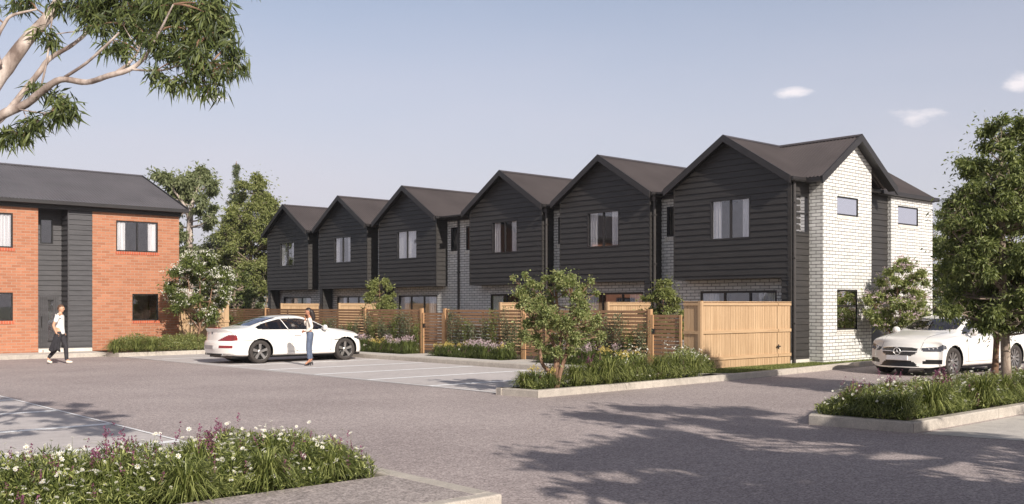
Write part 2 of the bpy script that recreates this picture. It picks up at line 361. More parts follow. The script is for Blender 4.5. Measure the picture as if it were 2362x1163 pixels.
def kerb(name, pts, wd=.15, top=.14, closed=False):
    """kerb whose left-hand edge (walking along pts) is inside; outer edge on pts"""
    b = MB(); n = len(pts); P = [Vector((*p, 0)) for p in pts]; ins = []
    for i, p in enumerate(P):
        ds = []
        if i > 0 or closed: ds.append((p - P[i - 1]).normalized())
        if i < n - 1 or closed: ds.append((P[(i + 1) % n] - p).normalized())
        ns = [Vector((-d.y, d.x, 0)) for d in ds]; m_ = sum(ns, Vector()).normalized()
        ins.append(p + m_ * wd / max(.35, m_.dot(ns[0])))
    rng = range(n if closed else n - 1)
    for i in rng:
        j = (i + 1) % n
        a, c = P[i], P[j]; a2, c2 = ins[i], ins[j]; L = (c - a).length; k = max(1, int(L / 2.4))
        for q in range(k):
            g = .004 / L
            t0, t1 = q / k + g, (q + 1) / k - g
            o0, o1 = a.lerp(c, t0), a.lerp(c, t1); i0, i1 = a2.lerp(c2, t0), a2.lerp(c2, t1)
            bev = (o0 - i0).normalized() * .018
            def up(v, z): return (v.x, v.y, z)
            prof0 = [up(o0, -.06), up(o0, top - .018), up(o0 - bev, top), up(i0, top), up(i0, -.06)]
            prof1 = [up(o1, -.06), up(o1, top - .018), up(o1 - bev, top), up(i1, top), up(i1, -.06)]
            b.add(prof0 + prof1, [(0, 5, 6, 1), (1, 6, 7, 2), (2, 7, 8, 3), (3, 8, 9, 4), (0, 1, 2, 3, 4), (9, 8, 7, 6, 5)])
    return tag(b.build(name, M['kerb']), kind='structure')
# island and terrace verge (inside is to the left when walking)
kerb('kerb', [(12.68, 14.78), (12.84, 13.74), (15.5, 13.80), (18.4, 13.92), (22.5, 14.22), (26.6, 14.62), (60, 14.9)])
kerb('kerb', [(18.32, 34.35), (18.32, 14.78), (12.68, 14.78)])
kerb('kerb', [(-30, 34.95), (12.2, 34.95), (12.35, 34.2), (15.2, 34.4), (18.32, 34.4)])
kerb('kerb', [(12.95, 8.0), (13.12, 6.48), (27, 6.48), (27, 8.7), (14.5, 8.7)], closed=True, wd=.15, top=.15)
sheet('garden_soil', [rect(12.86, 18.5, 13.98, 14.64)], .10, M['soil'])
sheet('garden_soil', [rect(18.45, 70, 15.0, 75)], .10, M['soil'])
sheet('garden_soil', [rect(-40, 18.4, 35.0, 75), rect(12.45, 18.4, 34.5, 35.0)], .096, M['soil'])
sheet('garden_soil', [[(13.2, 6.6), (26.9, 6.6), (26.9, 8.6), (14.5, 8.6), (13.05, 8.0)]], .10, M['soil'])
sheet('footpath', [rect(18.45, 19.22, 14.05, 34.3), [(18.2, 14.0), (20.05, 14.12), (19.22, 14.5), (18.2, 14.5)]], .134, M['concrete'])
sheet('footpath', [rect(19.22, 20.2, 15.95, 17.15), rect(19.22, 20.2, 20.95, 22.15), rect(19.22, 20.2, 26.0, 27.2)], .134, M['concrete'])
sheet('footpath', [rect(-30, 12.25, 35.08, 36.7)], .134, M['concrete'])
sheet('lawn', [[(19.6, 14.3), (20.05, 14.14), (22.5, 14.36), (26.6, 14.76), (60, 15.05), (60, 16), (19.6, 16)]], .120, M['lawn'])

# foreground slab
b = MB()
fp = [(-4, 6.42), (5.42, 6.42), (5.48, 6.48), (5.50, 9.52), (-4, 9.52)]
b.prism([(x, y, -.05) for x, y in [(-4, 6.44), (5.30, 6.44), (5.30, 7.72), (-4, 7.72)]], (0, 0, .209))
tag(b.build('paved_slab', M['exposed'], bevel=.004), kind='structure')
b = MB()
b.prism([(x, y, -.05) for x, y in [(-4, 6.30), (5.48, 6.30), (5.48, 6.44), (-4, 6.44)]], (0, 0, .211))
b.prism([(x, y, -.05) for x, y in [(5.30, 6.44), (5.48, 6.44), (5.48, 9.5), (5.30, 9.5)]], (0, 0, .211))
b.prism([(x, y, -.05) for x, y in [(-4, 9.36), (5.30, 9.36), (5.30, 9.5), (-4, 9.5)]], (0, 0, .211))
tag(b.build('slab_kerb', M['kerb'], bevel=.016), kind='structure')
sheet('garden_soil', [rect(-4, 5.30, 7.72, 9.36)], .10, M['soil'])

# ------------------------------------------------------------------ wall, cladding, window builders (survey coordinates, t=True)
def panel(mb, axis, at, out, za, zb, iv, holes=(), board=None, lap=.030, breaks=()):
    """upright surface on plane axis=at. iv(z)->(a,b) extent at height z. holes: (a,b,z0,z1). board: weatherboard exposure"""
    zs = {za, zb}
    for h in holes: zs |= {h[2], h[3]}
    zs |= set(breaks)
    nb = None
    if board:
        z = math.floor(za / board) * board
        while z < zb: zs.add(z); z += board
    zs = sorted(z for z in zs if za - 1e-6 <= z <= zb + 1e-6)
    def pt(a, z, o):
        return (at + out * o, a, z) if axis == 'x' else (a, at + out * o, z)
    for z0, z1 in zip(zs, zs[1:]):
        if z1 - z0 < 1e-4: continue
        zm = (z0 + z1) / 2
        a0, b0 = iv(z0 + 1e-5); a1, b1 = iv(z1 - 1e-5)
        if b0 - a0 < 1e-3 and b1 - a1 < 1e-3: continue
        if board:
            k = math.floor(zm / board) * board
            o0 = lap * (1 - (z0 - k) / board) + .004; o1 = lap * (1 - (z1 - k) / board) + .004
        else: o0 = o1 = 0
        segs = [((a0, a1), (b0, b1))]
        for h in sorted(holes):
            if h[2] <= zm <= h[3]:
                (l0, l1), (r0, r1) = segs.pop()
                segs += [((l0, l1), (h[0], h[0])), ((h[1], h[1]), (r0, r1))]
        for (l0, l1), (r0, r1) in segs:
            if r0 - l0 < 1e-3 and r1 - l1 < 1e-3: continue
            q = [pt(l0, z0, o0), pt(r0, z0, o0), pt(r1, z1, o1), pt(l1, z1, o1)]
            mb.quad(*q)
            if board and abs(z0 - k) < 1e-4: mb.quad(pt(l0, z0, .004), pt(r0, z0, .004), pt(r0, z0, o0), pt(l0, z0, o0))
RD = .10
def window(parent, axis, at, out, a0, a1, z0, z1, mull=(), trans=(), curt='both', proud=.03, depth=RD, sill=None, glassm='glass', name='window', fw=.055, seed=0, label=None, curtw=.24):
    """frame (with reveal), pane, curtains; out = sign of the outward normal"""
    rng = random.Random(seed)
    def B(mb, aa, ab, oa, ob, za, zb):   # box in wall coordinates (o = outward offset)
        p, q = sorted((at + out * oa, at + out * ob))
        if axis == 'x': mb.box(p, q, aa, ab, za, zb)
        else: mb.box(aa, ab, p, q, za, zb)
    f = MB(True)
    B(f, a0, a0 + fw, -depth, proud, z0, z1); B(f, a1 - fw, a1, -depth, proud, z0, z1)
    B(f, a0 + fw, a1 - fw, -depth, proud, z1 - fw, z1); B(f, a0 + fw, a1 - fw, -depth, proud, z0, z0 + fw)
    for m_ in mull: B(f, m_ - fw * .5, m_ + fw * .5, -depth * .8, proud * .2, z0 + fw, z1 - fw)
    for t_ in trans: B(f, a0 + fw, a1 - fw, -depth * .8, proud * .2 - .003, t_ - fw * .5, t_ + fw * .5)
    fo = f.build(name, M['frame'], parent, label=label)
    g = MB(True); B(g, a0 + fw, a1 - fw, -depth * .36, -depth * .28, z0 + fw, z1 - fw); g.build('pane', M[glassm], fo)
    if curt:
        wdt = a1 - a0; spans = {'both': [(a0, a0 + wdt * curtw), (a1 - wdt * curtw, a1)], 'left': [(a0, a0 + wdt * .35)], 'right': [(a1 - wdt * .35, a1)], 'full': [(a0, a1)], 'lo': [(a0, a0 + wdt * .3), (a1 - wdt * .15, a1)]}[curt]
        for s0, s1 in spans:
            c = MB(True); n = max(10, int((s1 - s0) / .02)); o_ = -.22
            ph = rng.random() * 6; pr = None; o_ = -.085
            for i in range(n + 1):
                t = i / n; a = s0 + (s1 - s0) * t; off = at + out * (o_ + .020 * math.sin(t * (s1 - s0) * 48 + ph) + .009 * math.sin(t * 23 + ph * 2))
                p0 = (off, a, z0 + .02) if axis == 'x' else (a, off, z0 + .02); p1 = (off, a, z1) if axis == 'x' else (a, off, z1)
                if pr: c.quad(pr[0], p0, p1, pr[1])
                pr = (p0, p1)
            c.build('curtain', M['curtain'], fo, smooth=True)
    if sill:
        s = MB(True); B(s, a0 - .02, a1 + .06, -.02, .022, z0 - .115, z0 - .004); s.build('sill', M[sill], fo)
    return fo
def corrugated(mb, e0, e1, r0, r1, pitch=.125, amp=.018):
    """corrugated sheet between an eave line e0-e1 and a ridge line r0-r1"""
    e0, e1, r0, r1 = map(Vector, (e0, e1, r0, r1)); L = max((e1 - e0).length, (r1 - r0).length); n = int(L / pitch) * 4
    nrm = (e1 - e0).cross(r0 - e0).normalized()
    if nrm.z < 0: nrm = -nrm
    vs = []
    for i in range(n + 1):
        t = i / n; o = nrm * amp * math.sin(i * math.pi / 2)
        vs += [e0.lerp(e1, t) + o, r0.lerp(r1, t) + o]
    mb.add(vs, [(2 * i, 2 * i + 2, 2 * i + 3, 2 * i + 1) for i in range(n)])

# ------------------------------------------------------------------ terrace of six gabled houses
TC = [19.21, 24.74, 30.20, 37.0, 42.5, 48.1]
LIM = [16.95, 21.97, 27.47, 33.6, 39.74, 45.3, 50.5]
HW = 2.22; EV = 5.70; RZ = 7.22; HE = 2.44; SL = (RZ - EV) / HE
XB, XW, XE = 26.4, 27.0, 35.45
BRD = .196
TL = ['nearest terrace house with white brick end wall and a second gable above the pine fence',
      'black gabled town house second from the near end, directly behind the island tree',
      'black gabled town house third from the near end, just right of the wide brick recess',
      'black gabled town house fourth from the near end, just left of the wide brick recess',
      'black gabled town house fifth along the terrace, second from its far end',
      'black gabled town house at the far end of the terrace, beside the tall trees']
def gable_roof(parent, c, x0, x1, name='roof'):
    r = MB(True)
    corrugated(r, (x0, c - HE, EV), (x1, c - HE, EV), (x0, c, RZ), (x1, c, RZ))
    corrugated(r, (x0, c + HE, EV), (x1, c + HE, EV), (x0, c, RZ), (x1, c, RZ))
    rf = r.build(name, M['roof'], parent)
    k = MB(True)   # ridge cap
    k.prism([(x0, c - .13, RZ - .055), (x0, c, RZ + .03), (x0, c + .13, RZ - .055), (x0, c, RZ + .012)], (x1 - x0, 0, 0)); k.build('ridge_cap', M['roof'], rf)
    g = MB(True)   # barge boards on the front rake
    for s in (-1, 1):
        g.prism([(x0 - .04, c + s * (HE + .02), EV - .22), (x0 - .04, c + s * (HE + .02), EV + .015), (x0 - .04, c, RZ + .035), (x0 - .04, c, RZ - .20)], (.045, 0, 0))
        g.prism([(x0 + .01, c + s * HE, EV - .10), (x0 + .01, c + s * HE, EV - .07), (x0 + .01, c, RZ - .07), (x0 + .01, c, RZ - .10)], (.32, 0, 0))   # soffit
    g.build('barge_board', M['trim'], rf)
    for s in (-1, 1):
        gt = MB(True); y = c + s * (HE + .0); gt.prism([(x0 + .01, y - .01, EV - .02), (x0 + .01, y + s * .11, EV - .02), (x0 + .01, y + s * .11, EV - .10), (x0 + .01, y + s * .07, EV - .14), (x0 + .01, y - .01, EV - .14)], (x1 - x0, 0, 0))
        gt.build('gutter', M['trim'], rf)
    return rf
houses = []
for i, c in enumerate(TC):
    ya, yb = LIM[i], LIM[i + 1]; near = i < 3
    h = thing('town_house', T((XB, c, 0)), TL[i], 'house', 'terrace of gabled town houses'); houses.append(h)
    b0, b1 = c - HW, c + HW
    top = lambda y: RZ - .06 - abs(y - c) * SL
    # upper bay cladding
    wz0, wz1 = 3.89, 5.22; w0, w1 = c - .80, c + .80
    if i == 0: w0, w1 = 18.36, 19.93
    def iv(z, c=c, b0=b0, b1=b1):
        if z <= EV - .05 + .13: return (b0, b1)
        hw = max(0, (RZ - .06 - z) / SL); return (max(b0, c - hw), min(b1, c + hw))
    cb = MB(True)
    panel(cb, 'x', XB, -1, 2.63, RZ - .06, iv, [(w0, w1, wz0, wz1)], BRD, breaks=(EV + .08,))
    for yy, s in ((b0, -1), (b1, 1)):   # bay returns
        panel(cb, 'y', yy, s, 2.63, EV - .02, lambda z: (XB, XW), (), BRD)
        cb.box(XB - .028, XB + .02, yy - .028, yy + .028, 2.63, EV + .05)
    cb.quad((XB, b0, 2.635), (XW, b0, 2.635), (XW, b1, 2.635), (XB, b1, 2.635))
    cb.build('cladding', M['cladding'], h)
    # ground floor and recess brickwork on x = XW
    d0, d1 = (b0 + .82, b0 + 3.82) if near else (b0 + .74, b0 + 3.74)
    holes = [(d0, d1, .08, 2.25), (b0 + .04, b1 - .04, 2.72, 5.60)]
    slots = []
    if i == 0: slots = [(21.82, 22.0 + .27, 4.17, 5.22)]
    if i == 1: slots = [(27.32, 27.47 + .25, 4.17, 5.22)]
    if i == 2: slots = [(32.9, 33.45, 4.17, 5.22)]
    if i == 3: slots = [(34.03, 34.52, 4.17, 5.22)]
    if i == 0: yb2 = 22.3
    elif i == 1: yb2 = 27.75
    else: yb2 = yb
    ya2 = 22.3 if i == 1 else 27.75 if i == 2 else ya
    wl = MB(True)
    panel(wl, 'x', XW, -1, .0, EV - .04, lambda z: (ya2, yb2), holes + slots)
    wl.box(XW, XW + .2, ya2, yb2, -.02, 0.0)
    rw = MB(True); panel(rw, 'x', XE, 1, 0, EV, lambda z: (ya if i else 16.8, yb))
    if i == 5: panel(rw, 'y', 50.5, 1, 0, EV, lambda z: (XW, XE))
    rw.build('rear_wall', M['white_brick'], h)
    if i == 0:
        # projecting brick gable on the end wall and the rear brick bay
        sl2 = .652
        t2 = lambda x: 7.10 - abs(x - 29.2) * sl2
        def ivg(z):
            hw = max(0, (7.08 - z) / sl2); return (max(27.45, 29.2 - hw), min(30.4, 29.2 + hw))
        wg2 = MB(True)
        panel(wg2, 'y', 16.45, -1, 0, 7.08, ivg, [(28.27, 29.54, 4.62, 5.22), (28.26, 29.50, .99, 2.27)], breaks=(7.08 - (29.2 - 27.45) * sl2, 7.08 - 1.2 * sl2))
        panel(wg2, 'x', 27.45, -1, 0, 5.95, lambda z: (16.45, 16.97)); panel(wg2, 'x', 30.4, 1, 0, 6.2, lambda z: (16.45, 16.97)); wg2.build('brick_gable', M['white_brick'], h); wg3 = MB(True)
        panel(wg3, 'y', 16.80, -1, 0, EV, lambda z: (32.4, XE), [(32.88, 34.34, 4.60, 5.25)]); panel(wg3, 'x', 32.4, -1, 0, EV - .04, lambda z: (16.80, 16.97)); wg3.build('end_wall', M['white_brick'], h)
    wl.build('brick_wall', M['white_brick'], h)
    # soldier course heads and slab edge
    window(h, 'x', XB, -1, w0, w1, wz0, wz1, mull=((w0 + w1) / 2,), curt='both' if i != 3 else 'full', seed=i, curtw=.27 if i else .24, glassm='glass')
    df = window(h, 'x', XW, -1, d0, d1, .08, 2.25, mull=(d0 + 1.0, d0 + 2.0), curt='both', proud=-.02, name='sliding_door', seed=10 + i, fw=.075)
    for s in slots: window(h, 'x', XW, -1, *s, curt=None, proud=-.01, sill='white_sill', seed=20 + i)
    # wing wall clad in weatherboard below the bay
    wg = MB(True)
    wy0, wy1 = (b0, b0 + .26) if near else (b1 - .26, b1)
    panel(wg, 'x', XB + .02, -1, 0.05, 2.63, lambda z: (wy0, wy1), (), BRD); panel(wg, 'y', wy0, -1, .05, 2.63, lambda z: (XB + .02, XW), (), BRD); panel(wg, 'y', wy1, 1, .05, 2.63, lambda z: (XB + .02, XW), (), BRD)
    wg.build('wing_wall', M['cladding'], h)
    rf = gable_roof(h, c, 26.12, 35.6)
    # flat lead gutter behind the parapet between two gables
    if i < 5:
        nx = TC[i + 1]; vg = MB(True); vg.box(26.3, 35.5, c + HE - .05, nx - HE + .05, EV - .09, EV - .035); vg.build('valley_flashing', M['trim'], rf)
        fg_ = MB(True); fg_.box(26.72, 26.86, c + HE + .1, nx - HE - .1, EV - .14, EV + .0); fg_.box(26.8, 27.0, c + HE - .05, nx - HE + .05, EV - .2, EV - .06); fg_.build('front_gutter', M['trim'], rf)
    def pipe(x, y, z0=.0, z1=EV - .12, head=True, px=None):
        p = MB(True); p.tube([(x, y, z0), (x, y, z1)], .048, 10)
        if head: p.prism([(x - .07, y - .09, z1 - .02), (x + .07, y - .09, z1 - .02), (x + .07, y + .09, z1 - .02), (x - .07, y + .09, z1 - .02)], (0, 0, -.16))
        for zz in (1.2, 3.2, 4.9): p.box(x - .05, x + .09, y - .06, y + .06, zz, zz + .035)
        p.build('downpipe', M['downpipe'], h, smooth=False)
    if i == 0: pipe(26.50, 16.86, head=False)
    elif i in (1, 2): pipe(26.5, b0 - .12)
    elif i == 3: pipe(26.93, 33.9, head=False)
    if i == 0:
        ec = MB(True)
        panel(ec, 'y', 16.95, -1, .10, EV - .05, lambda z: (XB + .0, 27.46), [(26.66, 27.40, 4.0, 5.2)], BRD)
        ec.box(26.38, 26.43, 16.90, 17.0, .1, EV); ec.build('end_cladding', M['cladding'], h); ec = MB(True)
        def ivd(z): return (30.39, 32.41 if z < EV - .03 else min(32.41, 29.2 + (7.06 - z) / sl2))
        panel(ec, 'y', 16.95, -1, .10, 6.35, ivd, (), BRD, breaks=(EV - .03, 7.06 - 1.19 * sl2))
        ec.build('end_cladding', M['cladding'], h)
        fd = MB(True); fd.box(26.42, 27.5, 16.93, 17.05, -.06, .10); fd.build('footing', M['slab'], h); fd = MB(True); fd.box(30.4, 32.4, 16.93, 17.05, -.06, .10); fd.build('footing', M['slab'], h)
        window(h, 'y', 16.95, -1, 26.66, 27.40, 4.0, 5.2, trans=(4.62,), curt=None, glassm='glass_hi')
        window(h, 'y', 16.45, -1, 28.27, 29.54, 4.62, 5.22, curt=None, sill='white_sill', proud=-.03, glassm='glass_hi')
        window(h, 'y', 16.45, -1, 28.26, 29.50, .99, 2.27, trans=(1.75,), curt=None, sill='white_sill', proud=-.03, glassm='glass_hi')
        window(h, 'y', 16.80, -1, 32.88, 34.34, 4.60, 5.25, curt=None, sill='white_sill', proud=-.03, glassm='glass_hi')
        r = MB(True); yy = 16.15
        corrugated(r, (26.9, yy, EV), (26.9, 19.2, EV), (29.2, yy, 7.2), (29.2, 19.2, 7.2)); corrugated(r, (31.5, yy, EV), (31.5, 19.2, EV), (29.2, yy, 7.2), (29.2, 19.2, 7.2))
        sr = r.build('side_roof', M['roof'], h)
        k = MB(True); k.prism([(29.07, yy, 7.15), (29.2, yy, 7.235), (29.33, yy, 7.15), (29.2, yy, 7.21)], (0, 3.0, 0))
        k.build('ridge_cap', M['roof'], sr)
        g = MB(True)
        for s in (-1, 1):
            x_ = 29.2 + s * 2.33
            g.prism([(x_, yy - .045, EV - .24), (x_, yy - .045, EV + .0), (29.2, yy - .045, 7.235), (29.2, yy - .045, 6.99)], (0, .05, 0))
            g.prism([(x_, yy, EV - .11), (x_, yy, EV - .08), (29.2, yy, 7.11), (29.2, yy, 7.08)], (0, .30, 0))
        g.build('barge_board', M['trim'], sr)
        g = MB(True); g.box(31.5, 35.6, 16.60, 16.74, EV - .15, EV - .02); g.box(31.4, 35.5, 16.74, 16.82, EV - .17, EV - .04); g.build('gutter', M['trim'], sr); g = MB(True); g.box(26.85, 27.0, 16.2, 16.75, EV - .15, EV - .02); g.build('gutter', M['trim'], sr)
        sf = MB(True); sf.box(26.15, 27.5, 16.74, 16.97, EV - .14, EV - .11); sf.build('soffit', M['trim'], h)

# ------------------------------------------------------------------ orange brick building on the left
lb = thing('brick_building', T((13, 39.8, 0)), 'orange brick two-storey building with grey steel roof and a dark clad entry recess', 'building')
wl = MB(True)
panel(wl, 'y', 39.8, -1, 0, 5.62, lambda z: (3.0, 11.36), [(8.8, 10.48, 3.91, 5.2), (8.8, 10.48, 1.20, 2.25)])
panel(wl, 'x', 11.36, 1, 0, 5.62, lambda z: (39.8, 40.6)); wl.build('brick_wall', M['orange_brick'], lb); wl = MB(True)
panel(wl, 'y', 39.8, -1, 0, 5.62, lambda z: (13.35, 16.84), [(14.27, 15.95, 3.93, 5.16), (14.91, 15.97, 1.16, 2.24)])
panel(wl, 'x', 16.84, 1, 0, 5.62, lambda z: (39.8, 48.9)); panel(wl, 'x', 3, -1, 0, 5.62, lambda z: (39.8, 48.9)); panel(wl, 'y', 48.9, 1, 0, 5.62, lambda z: (3, 16.84))
panel(wl, 'x', 16.84, 1, 5.62, 7.45, lambda z: (39.8 + (z - 5.62) * 2.6, 48.9 - (z - 5.62) * 2.4))
wl.build('brick_wall', M['orange_brick'], lb)
cl_ = MB(True)
panel(cl_, 'y', 40.6, -1, .12, 5.62, lambda z: (11.36, 12.46), [(11.62, 12.33, .14, 2.18), (11.66, 12.13, 4.16, 5.12)], BRD)
panel(cl_, 'x', 12.46, -1, .12, 5.62, lambda z: (39.84, 40.6), (), BRD); panel(cl_, 'y', 39.84, -1, .12, 5.62, lambda z: (12.46, 13.35), (), BRD)
cl_.box(12.43, 12.48, 39.80, 39.85, .12, 5.62)
cl_.build('cladding', M['cladding2'], lb)
s = MB(True); s.box(11.37, 13.34, 39.78, 40.7, -.05, .12); s.box(11.5, 12.45, 39.6, 39.78, -.05, .08); s.build('entry_step', M['slab'], lb)
window(lb, 'y', 39.8, -1, 14.27, 15.95, 3.93, 5.16, mull=(15.11,), curt='both', sill='orange_sill', proud=-.03, curtw=.23, seed=31)
window(lb, 'y', 39.8, -1, 14.91, 15.97, 1.16, 2.24, curt=None, sill='orange_sill', proud=-.03)
window(lb, 'y', 39.8, -1, 8.8, 10.48, 3.91, 5.2, mull=(9.64,), curt='both', sill='orange_sill', proud=-.03, curtw=.28, seed=32)
window(lb, 'y', 39.8, -1, 8.8, 10.48, 1.20, 2.25, curt=None, sill='orange_sill', proud=-.03)
window(lb, 'y', 40.6, -1, 11.66, 12.13, 4.16, 5.12, curt=None, proud=.02, fw=.04)
d = MB(True); d.box(11.62, 12.33, 40.57, 40.64, .14, 2.18)
for q in range(9):
    xx = 11.655 + q * .07
    if not 3.6 < q < 6.6: d.box(xx, xx + .055, 40.55, 40.575, .18, 2.12)
do = d.build('door', M['cladding2'], lb)
d = MB(True); d.box(11.94, 12.12, 40.555, 40.568, .40, 1.95); d.build('glass_panel', M['glass'], do)
d = MB(True); d.box(11.92, 12.14, 40.552, 40.572, .36, .40); d.box(11.92, 12.14, 40.552, 40.572, 1.95, 1.99); d.tube([(11.69, 40.50, .95), (11.69, 40.50, 1.35)], .015, 8); d.tube([(11.69, 40.50, 1.15), (11.69, 40.57, 1.15)], .012, 6); d.build('handle', M['frame'], do)
r = MB(True)
corrugated(r, (2.7, 39.45, 5.74), (17.05, 39.45, 5.74), (2.7, 44.4, 7.62), (17.05, 44.4, 7.62)); corrugated(r, (2.7, 49.35, 5.74), (17.05, 49.35, 5.74), (2.7, 44.4, 7.62), (17.05, 44.4, 7.62))
rf = r.build('roof', M['roof2'], lb)
g = MB(True); g.box(2.7, 17.08, 39.36, 39.48, 5.60, 5.73); g.box(3.0, 16.9, 39.48, 39.82, 5.60, 5.64); g.box(2.95, 16.88, 39.7, 39.78, 5.45, 5.6); g.build('gutter', M['trim'], rf)
g = MB(True)
g.prism([(17.04, 39.4, 5.58), (17.04, 39.4, 5.78), (17.04, 44.4, 7.66), (17.04, 44.4, 7.46)], (.05, 0, 0)); g.prism([(17.04, 49.4, 5.58), (17.04, 49.4, 5.78), (17.04, 44.4, 7.66), (17.04, 44.4, 7.46)], (.05, 0, 0)); g.build('barge_board', M['trim'], rf)
k = MB(True); k.prism([(2.7, 44.25, 7.585), (2.7, 44.4, 7.66), (2.7, 44.55, 7.585)], (14.35, 0, 0)); k.build('ridge_cap', M['roof2'], rf)
# interiors stay dark: upper floors and a back room wall
for h_, ext in ((houses[0], None),):
    pass
for i, h_ in enumerate(houses):
    f = MB(True); f.box(27.05, 35.4, LIM[i] + .1, LIM[i + 1] - .02, 2.62, 2.70); f.box(30.3, 30.4, LIM[i] + .1, LIM[i + 1] - .02, .02, 5.6); f.build('inner_floor', M['slab'], h_)
f = MB(True); f.box(3.1, 16.8, 41.2, 48.8, 2.62, 2.70); f.box(3.1, 16.8, 43.0, 43.1, .02, 5.5); f.build('inner_floor', M['slab'], lb)

# ------------------------------------------------------------------ fences
FX = 21.9
def slat_panel(name, y0, y1, z1, label, group=None, gate=False, fx=FX):
    t = thing(name, T((fx, (y0 + y1) / 2, 0)), label, 'gate' if gate else 'fence', group)
    s = MB(True); n = int((z1 - .08) / .108)
    for k in range(n):
        z = z1 - .085 - k * .108
        s.box(fx - .012 - .001 * (k % 2), fx + .012, y0 + .03, y1 - .03, z, z + .083)
    s.build('slats', M['slatwood_shaded'], t)
    for yy in (y0 + .035, y1 - .035):
        p = MB(True); pw = .035 if gate else .05
        p.box(fx + .013 if not gate else fx - .055, fx + .013 + 2 * pw if not gate else fx - .014, yy - pw, yy + pw, 0, z1 + (.0 if gate else .02)); p.build('post', M['slatpost'], t)
    if not gate:
        m_ = (y0 + y1) / 2; p = MB(True); p.box(fx + .013, fx + .06, m_ - .035, m_ + .035, 0, z1 - .01); p.build('batten', M['slatpost'], t)
    else:
        p = MB(True); p.box(fx - .06, fx - .03, y1 - .12, y1 - .03, .95, 1.1); p.build('latch', M['frame'], t)
    return t
def post(y, z1=1.66, fx=FX, label=''):
    p = MB(True); t = p.box(fx - .06, fx + .045, y - .055, y + .055, -.02, z1)
    o = p.build('fence_post', M['slatpost']); tag(o, label, 'fence post', 'square posts along the slat fence'); return o
gates = [(17.5, 18.6), (22.95, 24.05), (28.4, 29.65)]
segs = [(18.75, 22.85), (24.2, 28.3), (29.85, 33.5), (33.6, 37.9), (38.0, 41.9), (42.0, 46.4)]
sl_lab = ['horizontal timber slat fence directly left of the gate beside the tall pine fence', 'climber-covered timber slat fence panel behind the multi-stemmed island tree',
          'timber slat fence panel covered with climbers right of the white coupe', 'horizontal timber slat fence with shrubs just right of the woman on the phone',
          'timber slat fence panel directly behind the roof of the white coupe', 'farthest timber slat fence panel by the pale paling fence']
for (a, b_), l in zip(segs, sl_lab): slat_panel('slat_fence', a, b_, 1.62, l, 'timber slat fences in front of the terrace')
for (a, b_), l in zip(gates, ['low slatted timber gate beside the tall pine paling fence', 'low slatted timber gate mostly hidden behind the island tree trunk', 'low slatted timber gate in the middle of the climber-covered fence']):
    slat_panel('slat_gate', a, b_, 1.50, l, 'low slatted gates', gate=True)
for y, l in ((18.67, 'first pale post left of the nearest slatted gate'), (22.9, 'pale post behind the island tree, right of its slatted gate'), (24.12, 'pale post behind the island tree, left of its slatted gate'), (28.34, 'pale post at the right side of the middle slatted gate'),
             (29.74, 'pale post at the left side of the middle slatted gate'), (33.55, 'pale fence post above the bonnet of the white coupe'), (37.95, 'pale fence post right behind the woman with the phone'), (41.95, 'pale fence post above the roof of the white coupe'), (46.45, 'pale fence post at the far left end of the slat fence')):
    post(y, label=l)
def paling(name, p0, p1, z1, label, group=None, gap=None, side=1, rails=(.28, .98, 1.70)):
    """paling fence from p0 to p1 (survey coordinates); side = which side shows the rails"""
    p0, p1 = Vector((*p0, 0)), Vector((*p1, 0)); L = (p1 - p0).length; d = (p1 - p0) / L; n_ = Vector((d.y, -d.x, 0)) * side
    t = thing(name, T(tuple(p0.lerp(p1, .5))), label, 'fence', group)
    rng = random.Random(hash((round(p0.x, 1), round(L, 1))) % 1000); s = MB(True); a = .0; w = 0
    while a < L - .03:
        w = min(rng.choice((.10, .10, .12, .15)), L - a)
        if gap and gap - .012 < a + w < gap + w - .012 and a < gap: w = gap - a - .006
        c = p0 + d * (a + w / 2); s.obox((c.x, c.y, z1 / 2), d * (w / 2 - .0035), n_ * (.008 + rng.random() * .003), (0, 0, z1 / 2 - .005 * rng.random())); a += w + .001
        if gap and abs(a - gap) < .02: a = gap + .012
    s.build('palings', M['pine'], t)
    parts_ = [(0, L)] if not gap else [(0, gap - .01), (gap + .014, L)]
    for z in rails:
        for a0, a1 in parts_:
            r_ = MB(True); c = p0 + d * (a0 + a1) / 2 + n_ * .028; hh = .045 if z < z1 - .12 else .035
            r_.obox((c.x, c.y, z), d * (a1 - a0) / 2, n_ * .017, (0, 0, hh)); r_.build('rail', M['pine_h'], t)
    r_ = MB(True); c = p0 + d * L / 2; r_.obox((c.x, c.y, z1 + .012), d * (L / 2 + .01), n_ * .04, (0, 0, .011)); r_.build('capping', M['pine_h'], t)
    q = MB(True); c = p0 - d * .045; q.box(c.x - .045, c.x + .045, c.y - .045, c.y + .045, 0, z1 + .03); q.build('post', M['pine'], t)
    return t
pf = paling('paling_fence', (21.98, 16.88), (26.3, 16.88), 1.86, 'tall pale pine paling fence with a gate seam, in front of the end house', gap=3.62, rails=(.28, 1.02, 1.80))
l_ = MB(True); l_.box(25.52, 25.68, 16.80, 16.83, .52, .56); l_.tube([(25.58, 16.81, .46), (25.58, 16.81, .60)], .018, 8); l_.build('latch', M['frame'], pf)
paling('paling_fence', (21.92, 16.95), (21.92, 17.46), 1.86, 'narrow shaded return of tall pine palings beside the nearest slatted gate', side=-1, rails=(.28, 1.02, 1.80))
for y, l in ((22.5, 'pale paling screen between the second and first gardens, right of the island tree'), (27.95, 'pale paling screen seen just left of the island tree crown'), (39.3, 'pale paling screen behind the leafy shrub in the middle of the fence'), (44.75, 'pale paling screen above the head of the woman with the phone')):
    paling('paling_screen', (24.26, y), (26.36, y), 1.86, l, 'pale paling screens dividing the gardens', rails=(.28, 1.02, 1.80))
